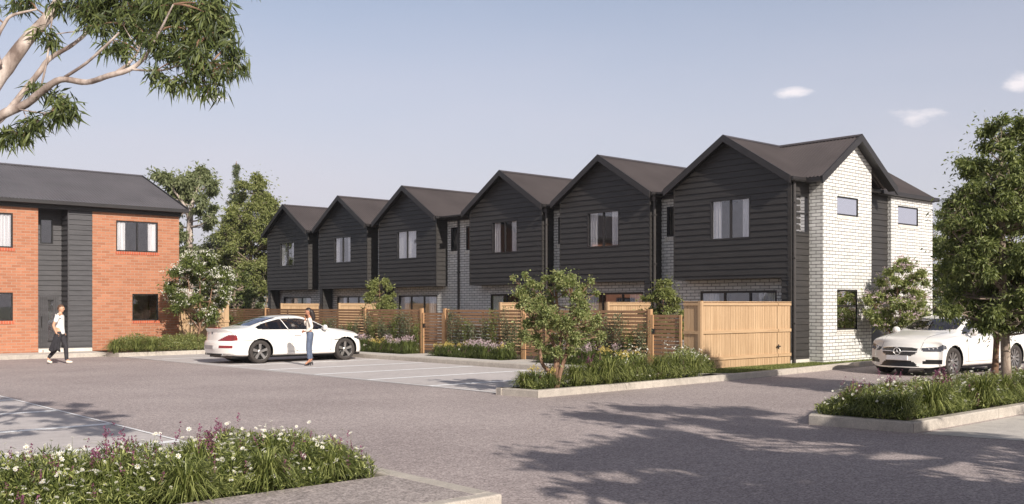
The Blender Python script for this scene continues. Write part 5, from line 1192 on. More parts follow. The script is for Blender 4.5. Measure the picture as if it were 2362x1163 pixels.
    if True:   # fuel flap outline, number plate, badge
        ff = MB(); ff.tube(surf_line(bvh, dense([(1.18, .915), (1.50, .915), (1.48, .80), (1.32, .775), (1.22, .80), (1.18, .915)], 4), sgn=-1), .003, 4); ff.build('fuel_flap', M['carbin'], root)
        pb = MB(); pb.box(-.012, .06, -.26, .26, .42, .53); pb.build('number_plate', M['plate_grey'], root)
        bd = MB(); bd.lathe([(0, -.022), (.030, -.022), (.045, -.018), (.045, 0)], (.112, 0, .87), axis='x', n=20); em = bd.build('emblem', M['black_plastic'], root)
        for a0, m_ in ((0, 'blue'), (math.pi / 2, 'plate'), (math.pi, 'blue'), (3 * math.pi / 2, 'plate')):
            q_ = MB(); q_.poly([(.087, 0, .87)] + [(.087, .026 * math.cos(a0 + k * math.pi / 12), .87 + .026 * math.sin(a0 + k * math.pi / 12)) for k in range(7)]); q_.build('emblem_quarter', M[m_], em)
        tr_ = MB(); tr_.box(.06, .30, -.16, .16, 1.004, 1.028); tr_.build('brake_light', M['light_red'], root)
    ub = MB(); ub.box(.35, 4.5, -.72, .72, .16, .24); ub.build('floor_pan', M['black_plastic'], root)
    cb = MB(); cb.box(.95, 3.35, -.74, .74, .80, .86); cb.build('cabin', M['carbin'], root)
    st = MB()
    for sg in (1, -1):
        for x_ in (2.35, 1.55): st.prism([(x_, sg * .18, .86), (x_ - .16, sg * .18, 1.16), (x_ - .26, sg * .18, 1.16), (x_ - .14, sg * .18, .86)], (0, sg * .42, 0))
    st.build('seats', M['carbin'], root)
    hr = MB(); hr.tube([(2.66, -.52 + .17 * math.cos(a), .98 + .15 * math.sin(a)) for a in [k * math.pi / 8 for k in range(17)]], .014, 6); hr.build('steering_wheel', M['black_plastic'], root)
    return root
cc_ = coupe((12.96, 28.43, .004), 0); cc_.scale = (1.078, 1.075, 1.06)

# --- white sedan seen from its front quarter, nose towards -x
def sedan(loc, rz):
    root = empty('sedan', loc, 'white sedan with round three-pointed star grille parked behind the right flower bed', 'car', rz=rz); WLOC[root.name] = Vector((0, 0, 0))
    L = 4.96; A = (1.22, 4.10); s = (.90, .87)
    tab = [(0.0, .27, .62, .74, .76, (.75, .74), (.68, .88), (.54, .94), .955, .96), (.35, .22, .80, .87, .885, (.86, .83), (.76, .93), (.60, .98), .995, 1.0), (.9, .20, .86, .92, .93, (.905, .86), (.80, .955), (.64, 1.06), 1.09, 1.10),
           (1.4, .20, .87, .92, .935, (.91, .865), (.80, .965), (.62, 1.20), 1.245, 1.26), (1.95, .20, .86, .915, .925, s, (.80, .97), (.60, 1.30), 1.355, 1.37), (2.4, .20, .86, .91, .92, s, (.80, .965), (.59, 1.345), 1.395, 1.41),
           (2.8, .20, .86, .91, .92, s, (.80, .96), (.60, 1.33), 1.38, 1.395), (3.1, .20, .86, .91, .92, s, (.80, .955), (.635, 1.25), 1.30, 1.315), (3.4, .20, .86, .912, .925, s, (.80, .95), (.68, 1.12), 1.17, 1.185), (3.72, .20, .87, .92, .93, (.905, .87), (.80, .945), (.70, 1.005), 1.035, 1.045),
           (4.1, .20, .87, .925, .935, (.915, .85), (.80, .915), (.62, .965), .985, .992), (4.5, .20, .86, .91, .915, (.885, .79), (.77, .855), (.56, .90), .92, .93), (4.78, .20, .82, .875, .875, (.83, .73), (.71, .785), (.50, .825), .845, .852), (L, .19, .76, .81, .80, (.76, .66), (.66, .70), (.46, .735), .75, .755)]
    rear = lambda y, z: .30 * (np.abs(y) / .85) ** 2.6 + np.interp(z, [.2, .3, .45, .7, 1.0], [.12, .04, .0, .03, .1])
    front = lambda y, z: .40 * (np.abs(y) / .85) ** 2.3 + np.interp(z, [.19, .22, .3, .45, .6, .76], [.0, .0, .03, .02, .05, .16])
    WIN = [(.98, 1.06), (1.10, 1.0), (3.55, .965), (3.36, 1.09), (3.1, 1.21), (2.75, 1.30), (2.4, 1.33), (1.95, 1.30), (1.5, 1.21), (1.2, 1.13)]
    GR = [(0, .665), (.30, .66), (.435, .64), (.44, .60), (.40, .52), (.30, .475), (0, .465)]
    def cls(where, x, y, z, v, sgn):
        if where == 'side':
            if v < .5: return 'underbody'
            if 4.9 < v < 6.15 and inpoly(x, z, WIN): return 'side_window' if sgn > 0 else 'window_far'
            if v > 6.1:
                xf = x + .17 * (y / .6) ** 2
                if 3.08 < xf < 3.72 and y < .675: return 'windscreen'
                if .95 < x - .1 * (y / .6) ** 2 < 1.85 and y < .57: return 'rear_window'
            t = L - x
            if t < .52 and 2.5 < v < 5.6 and .57 + t * .14 < z < .675 + t * .25 - max(0, t - .3) * .45: return 'head_lamp' if sgn > 0 else 'head_lamp_far'
            if t < .22 and .29 < z < .40 - t * .1 and v < 3.2: return 'intake' if sgn > 0 else 'intake_far'
            if x < .35 and .66 < z < .80: return 'tail_lamp'
        elif where == 'front':
            if inpoly(y, z, GR): return 'grille'
            if y > .50 and .565 + max(0, .58 - y) * .45 < z < .655 + (y - .50) * .12 and z > .565: return 'head_lamp' if sgn > 0 else 'head_lamp_far'
            if .225 < z < .375 and y < .30 + (.375 - z) * 1.2: return 'lower_intake'
            if y > .55 and .285 < z < .40 and z < .36 + (y - .55) * .35: return 'intake' if sgn > 0 else 'intake_far'
            if z < .205: return 'lip'
        elif z < .3: return 'underbody'
        return 'body'
    verts, F = build_car(root, tab, L, A, rear, front, cls)
    nm = {'body': ('body', 'car_white'), 'underbody': ('underbody', 'black_plastic'), 'side_window': ('side_window', 'car_glass'), 'window_far': ('side_window', 'car_glass'), 'windscreen': ('windscreen', 'car_glass'), 'rear_window': ('rear_window', 'car_glass'), 'tail_lamp': ('tail_lamp', 'light_red'),
          'head_lamp': ('headlight', 'light_clear'), 'head_lamp_far': ('headlight', 'light_clear'), 'grille': ('grille', 'black_plastic'), 'lower_intake': ('lower_intake', 'black_plastic'), 'intake': ('side_intake', 'black_plastic'), 'intake_far': ('side_intake', 'black_plastic'), 'lip': ('splitter', 'chrome')}
    for k, fs in F.items():
        o = emit(root, nm[k][0], verts, fs, M[nm[k][1]])
        if k == 'grille': grille = o
    allf = [f for k, fs in F.items() for f in fs]; bvh = BVHTree.FromPolygons([Vector(v) for v in verts], allf)
    def fr(y, z, off=.006):
        h_ = bvh.ray_cast(Vector((7, y, z)), Vector((-1, 0, 0))); return (h_[0] + Vector((off, 0, 0))) if h_[0] else Vector((L, y, z))
    # grille: chrome surround, twin bar, studs, star in a ring
    gs = MB(); P = [(y, z) for y, z in GR] + [(-y, z) for y, z in GR[::-1][1:]]; gs.tube([fr(y, z) for y, z in dense(P + [P[0]], 4)], .007, 6); gs.build('grille_surround', M['chrome'], grille)
    gb = MB(); 
    for a, b_ in ((-.43, -.10), (.10, .43)):
        gb = MB(); gb.tube([fr(a + (b_ - a) * k / 8, .575 - .012 * (abs(a + (b_ - a) * k / 8) < .14), .016) for k in range(9)], .014, 6); gb.build('grille_bar', M['bright_metal'], grille)
    gd = MB()
    for iy in range(-17, 18):
        for iz in range(7):
            y = iy * .025 + (iz % 2) * .0125; z = .482 + iz * .026
            if inpoly(abs(y), z, GR) and abs(z - .575) > .022 and math.hypot(y, z - .57) > .10: p = fr(y, z, .006); gd.box(p.x - .004, p.x + .004, y - .005, y + .005, z - .005, z + .005)
    gd.build('grille_studs', M['alloy'], grille)
    c = fr(0, .57, .03); st = MB(); rg = [(c.x, .082 * math.cos(a), .57 + .082 * math.sin(a)) for a in [2 * math.pi * k / 28 for k in range(29)]]; st.tube(rg, .009, 6)
    for k in range(3):
        a = math.pi / 2 + k * 2 * math.pi / 3; d = Vector((0, math.cos(a), math.sin(a))); n_ = Vector((0, -d.z, d.y)); o_ = Vector((c.x, 0, .57))
        st.add([o_ + d * .080, o_ + n_ * .017 - d * .004, o_ - n_ * .017 - d * .004, o_ + Vector((.012, 0, 0))], [(0, 1, 3), (0, 3, 2)])
    se = st.build('star_emblem', M['bright_metal'], root); dk = MB(); dk.lathe([(0, -.006), (.078, -.006), (.078, -.012)], (c.x, 0, .57), axis='x', n=24); dk.build('emblem_backing', M['black_plastic'], se)
    pb = MB(); p = fr(.0, .43, .0); pb.box(p.x - .02, p.x + .018, -.26, .26, .375, .475); pb.build('number_plate', M['plate'], root)
    for sg in (1, -1):
        ln = MB()
        for yy, zz in ((.63, .635), (.70, .645), (.76, .66)):
            pp = fr(sg * yy, zz, .004); ln.lathe([(0, .006), (.014, .005), (.022, -.002)], pp, axis='x', n=12)
        ln.build('lamp_lens', M['plate'], root, smooth=True)
        sm = MB()
        for pts in ([(3.45, .95), (3.52, .80), (3.50, .5), (3.45, .33)], [(2.30, .95), (2.34, .6), (2.30, .33)], [(1.6, .345), (2.5, .325), (3.75, .325)]):
            l_ = surf_line(bvh, dense(pts), sgn=sg); 
            if len(l_) > 2: sm.tube(l_, .004, 4)
        sm.build('door_seam', M['carbin'], root)
        sm = MB(); l_ = surf_line(bvh, dense(WIN + [WIN[0]], 4), .001, sgn=sg); sm.tube(l_, .009, 5); sm.build('window_trim', M['chrome'], root)
        sm = MB(); l_ = surf_line(bvh, dense([(2.22, 1.325), (2.26, .985)]), .002, sgn=sg); sm.tube(l_, .016, 5); sm.build('pillar', M['black_plastic'], root)
        for hx in (2.40, 1.55):
            hd = MB(); l_ = surf_line(bvh, dense([(hx, .845), (hx + .2, .845)]), .03, sgn=sg); hd.tube([l_[0] - Vector((0, sg * .03, 0))] + l_ + [l_[-1] - Vector((0, sg * .03, 0))], .012, 8); hd.build('door_handle', M['car_white'], root)
        mr = MB(); mr.tube([(3.32, sg * .80, .985), (3.32, sg * .89, 1.0)], .022, 8); mr.lathe([(.0, -.055), (.06, -.05), (.095, -.02), (.095, .03), (.06, .07), (0, .08)], (3.35, sg * .98, 1.02), axis='x', n=16); mr.build('wing_mirror', M['car_white'], root, smooth=True)
        for x_ in A: wheel(root, x_, sg * .79, sg, 'multi'); well(root, x_, sg * .905)
    # bonnet creases, wipers
    for sg in (1, -1):
        cr_ = MB(); ps = []
        for k in range(12):
            t_ = k / 11; x_ = 3.85 + .95 * t_; y_ = sg * (.60 - .12 * t_); h_ = bvh.ray_cast(Vector((x_, y_, 3)), Vector((0, 0, -1)))
            if h_[0]: ps.append(h_[0] + Vector((0, 0, .0005)))
        cr_.tube(ps, .004, 4); cr_.build('bonnet_seam', M['carbin'], root)
    wp = MB(); wp.tube([(3.66, .55, 1.035), (3.60, -.02, 1.075)], .008, 5); wp.tube([(3.66, .0, 1.055), (3.60, -.52, 1.065)], .008, 5); wp.build('wiper', M['black_plastic'], root)
    ub = MB(); ub.box(.35, 4.6, -.72, .72, .16, .24); ub.build('floor_pan', M['black_plastic'], root)
    cb = MB(); cb.box(.95, 3.6, -.74, .74, .80, .86); cb.box(3.2, 3.6, -.7, .7, .86, .93); cb.build('cabin', M['carbin'], root)
    for sg in (1, -1):
        st = MB(); y0 = sg * .38; st.prism([(2.75, y0 - .24, .80), (2.55, y0 - .20, 1.12), (2.45, y0 - .20, 1.12), (2.55, y0 - .24, .80)], (0, .46, 0)); st.box(2.48, 2.58, y0 - .12, y0 + .12, 1.14, 1.29); st.build('seat', M['seat_grey'], root, bevel=.03)
    return root
ss_ = sedan((28.90, 11.66, .004), math.pi - .09); ss_.scale = (1.06, 1.10, 1.07)
# ------------------------------------------------------------------ people
M['skin'] = plain('skin', lin(206, 158, 128), .55, var=.06); M['skin2'] = plain('skin_warm', lin(190, 136, 108), .55, var=.06)
M['hair_brown'] = plain('hair_brown', lin(92, 66, 50), .7, var=.3, scale=60); M['hair_black'] = plain('hair_black', lin(40, 30, 28), .5, var=.3, scale=60)
M['tee'] = plain('tee_white', lin(230, 228, 224), .85, var=.05, scale=12); M['trousers'] = plain('trousers_dark', lin(52, 50, 54), .85, var=.25, scale=14)
M['shoe'] = plain('shoe_white', lin(222, 214, 200), .7); M['jeans'] = plain('jeans_blue', lin(92, 102, 122), .85, var=.22, scale=16)
M['blouse'] = plain('blouse_cream', lin(232, 222, 208), .8, var=.07, scale=14); M['heel'] = plain('heel_black', lin(34, 26, 26), .4); M['jacket'] = plain('jacket_dark', lin(44, 42, 46), .9, var=.25, scale=12)
M['eye'] = plain('eye_dark', lin(40, 30, 28), .3); M['lips'] = plain('lips', lin(160, 84, 76), .5)
def skinned(nodes, edges, sub=2):
    """nodes {name: (x,y,z,rx[,ry])}; returns smooth skin surface as (verts, faces)"""
    names = list(nodes); ix = {k: i for i, k in enumerate(names)}
    me = bpy.data.meshes.new('tmp'); me.from_pydata([nodes[k][:3] for k in names], [(ix[a], ix[b]) for a, b in edges], [])
    o = bpy.data.objects.new('tmp', me); COL.objects.link(o); md = o.modifiers.new('s', 'SKIN'); md.use_smooth_shade = True
    seen = set()
    adj = {k: set() for k in names}
    for a, b in edges: adj[a].add(b); adj[b].add(a)
    for i, k in enumerate(names):
        v = nodes[k]; r = (v[3], v[4] if len(v) > 4 else v[3]); me.skin_vertices[0].data[i].radius = r; me.skin_vertices[0].data[i].use_root = False
    for k in names:
        if k not in seen:
            me.skin_vertices[0].data[ix[k]].use_root = True; stack = [k]
            while stack:
                q = stack.pop()
                if q in seen: continue
                seen.add(q); stack += list(adj[q])
    sb = o.modifiers.new('u', 'SUBSURF'); sb.levels = sub; sb.render_levels = sub
    dg = bpy.context.evaluated_depsgraph_get(); ev = o.evaluated_get(dg).to_mesh(); V = [tuple(v.co) for v in ev.vertices]; F = [tuple(p.vertices) for p in ev.polygons]
    o.evaluated_get(dg).to_mesh_clear(); bpy.data.objects.remove(o); bpy.data.meshes.remove(me); return V, F
def head_mesh(c, yaw, pitch, s=.112):
    """head looking along +x before yaw; c = centre of the skull"""
    V, F = [], []; nu, nv = 28, 20
    for j in range(nv + 1):
        t = math.pi * j / nv; z = math.cos(t)
        for i in range(nu):
            a = 2 * math.pi * i / nu; x = math.sin(t) * math.cos(a); y = math.sin(t) * math.sin(a)
            X, Y, Z = x * .098, y * .077, z * .118
            if z < 0: X = X * (1 + .30 * z) + (.020 * -z if x > 0 else .012 * -z); Y *= 1 + .30 * z
            if x > .2 and z < .1: X -= .004
            if x > .85 and abs(y) < .28 and -.42 < z < .12: X += .026 * (1 - abs(y) / .28) * (1 - abs(z + .22) / .32)   # nose
            if x > .75 and abs(y) < .5 and .05 < z < .28: X += .004                                                   # brow
            if x > .8 and .15 < abs(y) < .5 and -.08 < z < .08: X -= .006                                             # eye sockets
            if x > .7 and abs(y) < .3 and -.62 < z < -.50: X += .004                                                   # lips
            if x > .5 and z < -.8: X += .008                                                                         # chin
            V.append((X, Y, Z))
    for j in range(nv):
        for i in range(nu): F.append((j * nu + i, j * nu + (i + 1) % nu, (j + 1) * nu + (i + 1) % nu, (j + 1) * nu + i))
    for sg in (1, -1):   # ears
        b = len(V)
        for j in range(5):
            for i in range(8):
                a = 2 * math.pi * i / 8; V.append((-.008 + .018 * math.cos(a) * math.sin(.5 + j * .5), sg * (.072 + .012 * math.sin(a * .5 + j * .3)), -.012 + .030 * math.sin(a) * math.sin(.5 + j * .5)))
        for j in range(4):
            for i in range(8): F.append((b + j * 8 + i, b + j * 8 + (i + 1) % 8, b + (j + 1) * 8 + (i + 1) % 8, b + (j + 1) * 8 + i))
    return V, F
def xf(V, c, yaw, pitch=0, roll=0):
    m = Matrix.Translation(c) @ Matrix.Rotation(yaw, 4, 'Z') @ Matrix.Rotation(-pitch, 4, 'Y') @ Matrix.Rotation(roll, 4, 'X'); return [tuple(m @ Vector(v)) for v in V]
def mk(name, parts, mats, parent, smooth=True):
    b = MB()
    for V, F, mi in parts: b.mi = mi; b.add(V, F)
    return b.build(name, mats, parent, smooth=smooth)
def hand(nodes, edges, wrist, dirv, palmn, side, curl=.4, k=1.0, pre='h'):
    """adds palm and five fingers; dirv from wrist to fingers, palmn palm normal, side = towards the thumb"""
    d = Vector(dirv).normalized(); n = Vector(palmn).normalized(); s = Vector(side).normalized(); w_ = Vector(wrist)
    nodes[pre + 'p'] = (*(w_ + d * .05 * k), .032 * k, .016 * k); edges.append((pre + 'w', pre + 'p'))
    for q, (off, ln) in enumerate(((-.027, .060), (-.009, .074), (.009, .080), (.026, .070))):
        b0 = w_ + d * .078 * k + s * off * k; e0 = d
        nodes[f'{pre}f{q}a'] = (*b0, .0095 * k); prev = f'{pre}f{q}a'; p = b0; nodes[f'{pre}f{q}r'] = (*(w_ + d * .05 * k + s * off * .6 * k), .010 * k); edges.append((f'{pre}f{q}r', prev))
        for z_ in range(3):
            e0 = (e0 * math.cos(curl * (.7 + .4 * z_)) + n * math.sin(curl * (.7 + .4 * z_))).normalized(); p = p + e0 * ln * k / 3; nm = f'{pre}f{q}{z_}'; nodes[nm] = (*p, (.0085 - .0008 * z_) * k); edges.append((prev, nm)); prev = nm
    b0 = w_ + d * .025 * k + s * .03 * k; nodes[pre + 't0'] = (*b0, .011 * k); e0 = (d * .7 + s * .55 + n * .35).normalized(); p1 = b0 + e0 * .035 * k; p2 = p1 + (e0 + d * .4 + n * .3).normalized() * .030 * k
    nodes[pre + 't1'] = (*p1, .010 * k); nodes[pre + 't2'] = (*p2, .0085 * k); edges += [(pre + 't0', pre + 't1'), (pre + 't1', pre + 't2')]
    return nodes, edges
def person_root(loc, label, rz):
    o = empty('person', loc, label, 'person', rz=rz); WLOC[o.name] = Vector((0, 0, 0)); return o
def cap_hair(c, yaw, pitch, fac=1.06, zcut=-.1, back=-.55):
    """hair shell over the skull: covers the top, sides above the ears and the back"""
    V, F = head_mesh(None, 0, 0); nu = 28; V = V[:21 * nu]; keep = []
    for f in [f for f in F if max(f) < 21 * nu]:
        x = sum(V[i][0] for i in f) / 4; z = sum(V[i][2] for i in f) / 4; lim = .045 + .25 * max(0, x - .02) if x > .0 else .045 + x * 1.25
        if z > lim: keep.append(f)
    V = [(v[0] * fac - .003, v[1] * (fac + .02), v[2] * (fac + .015) + .004) for v in V]; return xf(V, c, yaw, pitch), keep
# walking man: faces +x locally
mr = person_root((*[a for a in (RGT * ((138 - 1181) / 2277 * 29.95) + FWD * 29.95)[:2]], .004), 'man in white T-shirt walking in front of the brick building holding a dark jacket', math.atan2(-.6635, .748) + .05)
n = {'pel': (0, 0, .94, .125, .10), 'wst': (.0, 0, 1.10, .118, .095), 'chs': (.01, 0, 1.30, .148, .105), 'shc': (.0, 0, 1.44, .11, .08), 'nk': (.015, 0, 1.52, .052), 'hd': (.03, 0, 1.60, .05),
     'sl': (0, .175, 1.425, .058), 'el': (-.06, .235, 1.155, .042), 'hlw': (.03, .235, .93, .027), 'sr': (.0, -.175, 1.425, .058), 'er': (-.10, -.24, 1.16, .042), 'hrw': (.0, -.25, .93, .027),
     'hl': (.01, .09, .90, .092), 'kl': (.14, .095, .50, .058), 'al': (.17, .09, .10, .038), 'tl': (.30, .10, .04, .034), 'hr_': (-.01, -.09, .90, .092), 'kr': (-.03, -.085, .50, .058), 'ar': (-.32, -.09, .155, .038), 'tr': (-.22, -.09, .035, .034)}
e = [('pel', 'wst'), ('wst', 'chs'), ('chs', 'shc'), ('shc', 'nk'), ('nk', 'hd'), ('shc', 'sl'), ('sl', 'el'), ('el', 'hlw'), ('shc', 'sr'), ('sr', 'er'), ('er', 'hrw'), ('pel', 'hl'), ('hl', 'kl'), ('kl', 'al'), ('al', 'tl'), ('pel', 'hr_'), ('hr_', 'kr'), ('kr', 'ar'), ('ar', 'tr')]
n2, e2 = dict(n), list(e)
hand(n2, e2, n['hlw'][:3], (.15, 0, -1), (0, -1, 0), (1, 0, 0), .35, pre='hl'); hand(n2, e2, n['hrw'][:3], (.2, .1, -1), (0, 1, 0), (1, 0, 0), .9, pre='hr')
V, F = skinned(n2, e2); hc = Vector((.035, 0, 1.665)); HV, HF = head_mesh(None, 0, 0); HV = xf(HV, hc, .15)
mk('body', [(V, F, 0), (HV, HF, 0)], [M['skin']], mr)
mk('hair', [(*cap_hair(hc, .15, 0, 1.07), 0)], [M['hair_brown']], mr)
eb = MB()
for sg in (1, -1): p = xf([(.084, sg * .030, .004), (.085, sg * .030, .024)], hc, .15); eb.lathe([(0, -.010), (.008, -.006), (.011, 0), (.008, .006), (0, .010)], p[0], n=8); eb.obox(p[1], (.004, 0, 0), (0, .014, 0), (0, 0, .003))
eb.build('eyes', M['eye'], mr)
g = lambda k, f=1.0, dr=0: (*n[k][:3], n[k][3] * f + dr, (n[k][4] if len(n[k]) > 4 else n[k][3]) * f + dr)
tee = {'w00': (0, 0, .86, .172, .146), 'w0': (0, 0, .96, .160, .134), 'w1': (0, 0, 1.10, .134, .112), 'ch': (.01, 0, 1.30, .162, .120), 'sc': (0, 0, 1.435, .118, .09), 'nk': (.010, 0, 1.53, .062, .060), 'sl': (0, .178, 1.425, .074), 'al': (-.035, .21, 1.235, .068), 'sr': (0, -.178, 1.425, .074), 'ar': (-.055, -.215, 1.235, .068)}
V, F = skinned(tee, [('w00', 'w0'), ('w0', 'w1'), ('w1', 'ch'), ('ch', 'sc'), ('sc', 'nk'), ('sc', 'sl'), ('sl', 'al'), ('sc', 'sr'), ('sr', 'ar')]); mk('t_shirt', [(V, F, 0)], [M['tee']], mr)
tro = {'pp': (0, 0, 1.02, .142, .120), 'p': (0, 0, .955, .136, .112), 'hl': (.01, .09, .88, .105), 'ml': (.08, .093, .70, .085), 'kl': (.14, .095, .50, .074), 'al': (.168, .09, .085, .056), 'hr': (-.01, -.09, .88, .105), 'mr': (-.02, -.087, .70, .085), 'kr': (-.03, -.085, .50, .074), 'ar': (-.31, -.09, .165, .056)}
V, F = skinned(tro, [('pp', 'p'), ('p', 'hl'), ('hl', 'ml'), ('ml', 'kl'), ('kl', 'al'), ('p', 'hr'), ('hr', 'mr'), ('mr', 'kr'), ('kr', 'ar')]); mk('trousers', [(V, F, 0)], [M['trousers']], mr)
for nm_, a, b_, c_ in (('shoe', (.15, .09, .055), (.25, .095, .045), (.345, .10, .038)), ('shoe', (-.345, -.09, .10), (-.27, -.09, .06), (-.185, -.09, .035))):
    V, F = skinned({'a': (*a, .050), 'b': (*b_, .046), 'c': (*c_, .034)}, [('a', 'b'), ('b', 'c')]); mk(nm_, [(V, F, 0)], [M['shoe']], mr)
# jacket carried in the right hand: a folded cloth hanging to the knee
jk = bpy.data.objects.new('jacket', None); bpy.data.objects.remove(jk)
def cloth_drape(name, parent_loc, top, w0, w1, h_, th, m_, label, rz):
    b = MB(); nu, nv = 26, 16; vs = []
    for j in range(nv + 1):
        t = j / nv; wd = w0 + (w1 - w0) * t ** .8
        for i in range(nu):
            a = 2 * math.pi * i / nu; fold = 1 + .22 * math.sin(a * 5 + t * 2) * t
            vs.append((top[0] + wd * .5 * math.cos(a) * fold - .05 * t, top[1] + th * math.sin(a) * fold * (.5 + t), top[2] - h_ * t - .04 * math.sin(a * 3 + 1) * t))
    b.add(vs, [(j * nu + i, j * nu + (i + 1) % nu, (j + 1) * nu + (i + 1) % nu, (j + 1) * nu + i) for j in range(nv) for i in range(nu)] + [tuple(range(nu)), tuple(range(nv * nu, nv * nu + nu))])
    o = b.build(name, m_, smooth=True); o.location = parent_loc; o.rotation_euler.z = rz; tag(o, label, 'jacket'); return o
cloth_drape('jacket', mr.location, (.0, -.27, .90), .10, .30, .50, .05, M['jacket'], 'dark jacket hanging from the walking man\'s hand', mr.rotation_euler.z)

# woman on the phone: faces +x locally (turned to the photo's left)
wr = person_root((*(RGT * ((714 - 1181) / 2277 * 28.9) + FWD * 28.9)[:2], .012), 'woman in cream blouse and blue jeans by the coupe, phone at her ear', math.atan2(.6635, -.748) + .12)
n = {'pel': (-.02, 0, .93, .118, .110), 'wst': (.0, 0, 1.07, .092, .078), 'chs': (.01, 0, 1.24, .118, .090), 'shc': (-.015, 0, 1.37, .085, .065), 'nk': (.0, 0, 1.445, .040), 'hd': (.02, 0, 1.52, .045),
     'sl': (-.01, .145, 1.355, .044), 'el': (-.09, .20, 1.12, .034), 'em': (.03, .19, 1.02, .030), 'hlw': (.12, .12, 1.00, .023), 'sr': (-.01, -.145, 1.355, .044), 'er': (.15, -.20, 1.17, .034), 'hrw': (.13, -.13, 1.36, .023),
     'hl': (-.01, .085, .88, .092), 'kl': (.04, .08, .50, .056), 'al': (-.01, .075, .15, .033), 'tl': (.12, .08, .035, .026), 'hr_': (-.01, -.085, .88, .092), 'kr': (.0, -.08, .50, .056), 'ar': (-.05, -.08, .15, .033), 'tr': (.08, -.085, .035, .026)}
e = [('pel', 'wst'), ('wst', 'chs'), ('chs', 'shc'), ('shc', 'nk'), ('nk', 'hd'), ('shc', 'sl'), ('sl', 'el'), ('el', 'em'), ('em', 'hlw'), ('shc', 'sr'), ('sr', 'er'), ('er', 'hrw'), ('pel', 'hl'), ('hl', 'kl'), ('kl', 'al'), ('al', 'tl'), ('pel', 'hr_'), ('hr_', 'kr'), ('kr', 'ar'), ('ar', 'tr')]
n2, e2 = dict(n), list(e)
hand(n2, e2, n['hlw'][:3], (.8, -.5, -.1), (0, -.4, -1), (.3, .2, 1), .4, .9, pre='hl'); hand(n2, e2, n['hrw'][:3], (-.25, .35, 1), (-.6, .6, 0), (1, .3, 0), .7, .9, pre='hr')
V, F = skinned(n2, e2); hc = Vector((.03, 0, 1.565)); HV, HF = head_mesh(None, 0, 0); HV = xf([(a * .94, b * .94, c * .94) for a, b, c in HV], hc, 0, -.08)
mk('body', [(V, F, 0), (HV, HF, 0)], [M['skin2']], wr)
# long hair to the shoulders
HVv, HFf = cap_hair(hc, 0, -.08, 1.05)
hn = {'a': (-.02, 0, 1.625, .092, .085), 'b': (-.055, 0, 1.55, .082, .088), 'c': (-.085, 0, 1.46, .068, .088), 'd': (-.105, 0, 1.37, .050, .080), 'e': (-.105, .0, 1.31, .03, .055)}
V, F = skinned(hn, [('a', 'b'), ('b', 'c'), ('c', 'd'), ('d', 'e')]); mk('hair', [(V, F, 0), (HVv, HFf, 0)], [M['hair_black']], wr)
eb = MB()
for sg in (1, -1): p = xf([(.079, sg * .028, .004), (.080, sg * .028, .022)], hc, 0, -.08); eb.lathe([(0, -.010), (.008, -.006), (.011, 0), (.008, .006), (0, .010)], p[0], n=8); eb.obox(p[1], (.004, 0, 0), (0, .013, 0), (0, 0, .0025))
eb.build('eyes', M['eye'], wr)
lp = MB(); p = xf([(.083, 0, -.062)], hc, 0, -.08)[0]; lp.obox(p, (.006, 0, 0), (0, .018, 0), (0, 0, .006)); lp.build('mouth', M['lips'], wr, bevel=.003)
bl = {'w00': (-.01, 0, .90, .142, .134), 'w0': (-.005, 0, .985, .128, .118), 'w1': (.0, 0, 1.07, .106, .092), 'ch': (.012, 0, 1.24, .132, .104), 'sc': (-.012, 0, 1.365, .094, .074), 'nk': (-.005, 0, 1.42, .056, .052), 'sl': (-.01, .15, 1.352, .058), 'el': (-.088, .202, 1.125, .050), 'em': (.03, .19, 1.02, .044), 'wl': (.095, .138, 1.002, .036), 'sr': (-.01, -.15, 1.352, .058), 'er': (.148, -.20, 1.172, .050), 'wr': (.133, -.143, 1.32, .037)}
V, F = skinned(bl, [('w00', 'w0'), ('w0', 'w1'), ('w1', 'ch'), ('ch', 'sc'), ('sc', 'nk'), ('sc', 'sl'), ('sl', 'el'), ('el', 'em'), ('em', 'wl'), ('sc', 'sr'), ('sr', 'er'), ('er', 'wr')]); mk('blouse', [(V, F, 0)], [M['blouse']], wr)
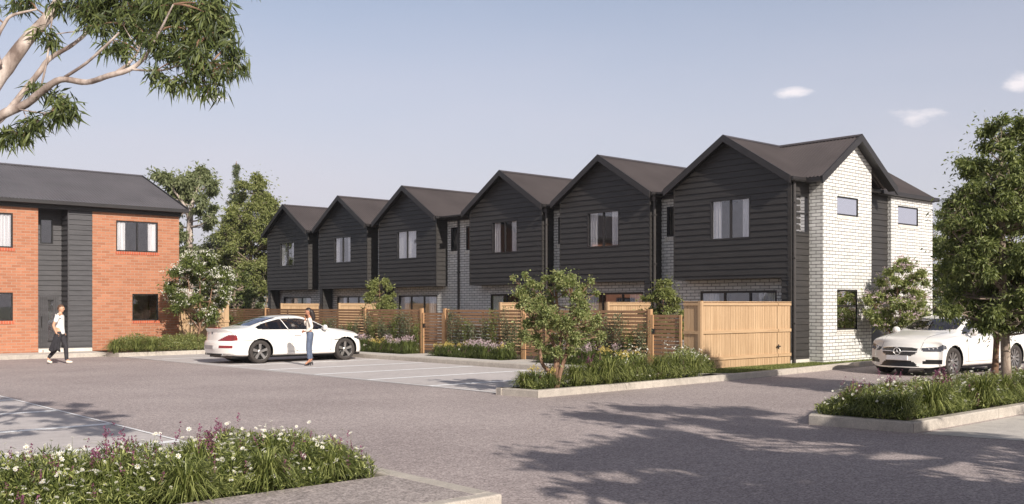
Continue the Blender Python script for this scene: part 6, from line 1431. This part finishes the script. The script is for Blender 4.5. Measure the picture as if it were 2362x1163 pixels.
jn = {'pp': (-.01, 0, 1.03, .122, .112), 'p': (-.018, 0, .955, .130, .122), 'hl': (-.015, .083, .87, .104), 'ml': (.01, .082, .70, .086), 'kl': (.035, .08, .50, .070), 'al': (.0, .076, .165, .052), 'hr': (-.015, -.083, .87, .104), 'mr': (-.01, -.082, .70, .086), 'kr': (.0, -.08, .50, .070), 'ar': (-.042, -.08, .165, .052)}
V, F = skinned(jn, [('pp', 'p'), ('p', 'hl'), ('hl', 'ml'), ('ml', 'kl'), ('kl', 'al'), ('p', 'hr'), ('hr', 'mr'), ('mr', 'kr'), ('kr', 'ar')]); mk('jeans', [(V, F, 0)], [M['jeans']], wr)
for sg, dx in ((1, .0), (-1, -.04)):
    b = MB(); y = sg * .078
    b.tube([(dx - .045, y, .0), (dx - .04, y, .085)], [.011, .02], 8); b.tube([(dx - .045, y, .09), (dx + .02, y, .055), (dx + .08, y, .012), (dx + .14, y, .010)], [.022, .022, .016, .014], 8); b.tube([(dx - .02, y, .13), (dx - .005, y + .028, .14), (dx + .015, y, .15), (dx - .005, y - .028, .14), (dx - .02, y, .13)], .007, 6); b.tube([(dx + .08, y - .03, .02), (dx + .085, y, .055), (dx + .08, y + .03, .02)], .007, 6)
    b.build('shoe', M['heel'], wr, smooth=True)
ph = MB(); ph.obox((.085, -.105, 1.49), (.028, 0, .012), (0, .005, 0), (-.03, 0, .065)); po = ph.build('phone', M['black_plastic'], bevel=.003); po.location = wr.location; po.rotation_euler.z = wr.rotation_euler.z; tag(po, 'black phone held at the ear by the woman in blue jeans', 'phone')
for m_ in list(bpy.data.meshes):
    if m_.users == 0: bpy.data.meshes.remove(m_)
# ------------------------------------------------------------------ thin air haze round the whole place
hb = MB(); hb.box(-2600, 3100, -2600, 3100, -1.5, 140)
m = bpy.data.materials.new('haze_air'); m.use_nodes = True; nt = m.node_tree; nt.nodes.clear(); o = nt.nodes.new('ShaderNodeOutputMaterial'); v = nt.nodes.new('ShaderNodeVolumePrincipled')
v.inputs['Color'].default_value = (.82, .86, .93, 1); v.inputs['Density'].default_value = .0003; nt.links.new(v.outputs[0], o.inputs['Volume'])
tag(hb.build('haze', m), kind='stuff')
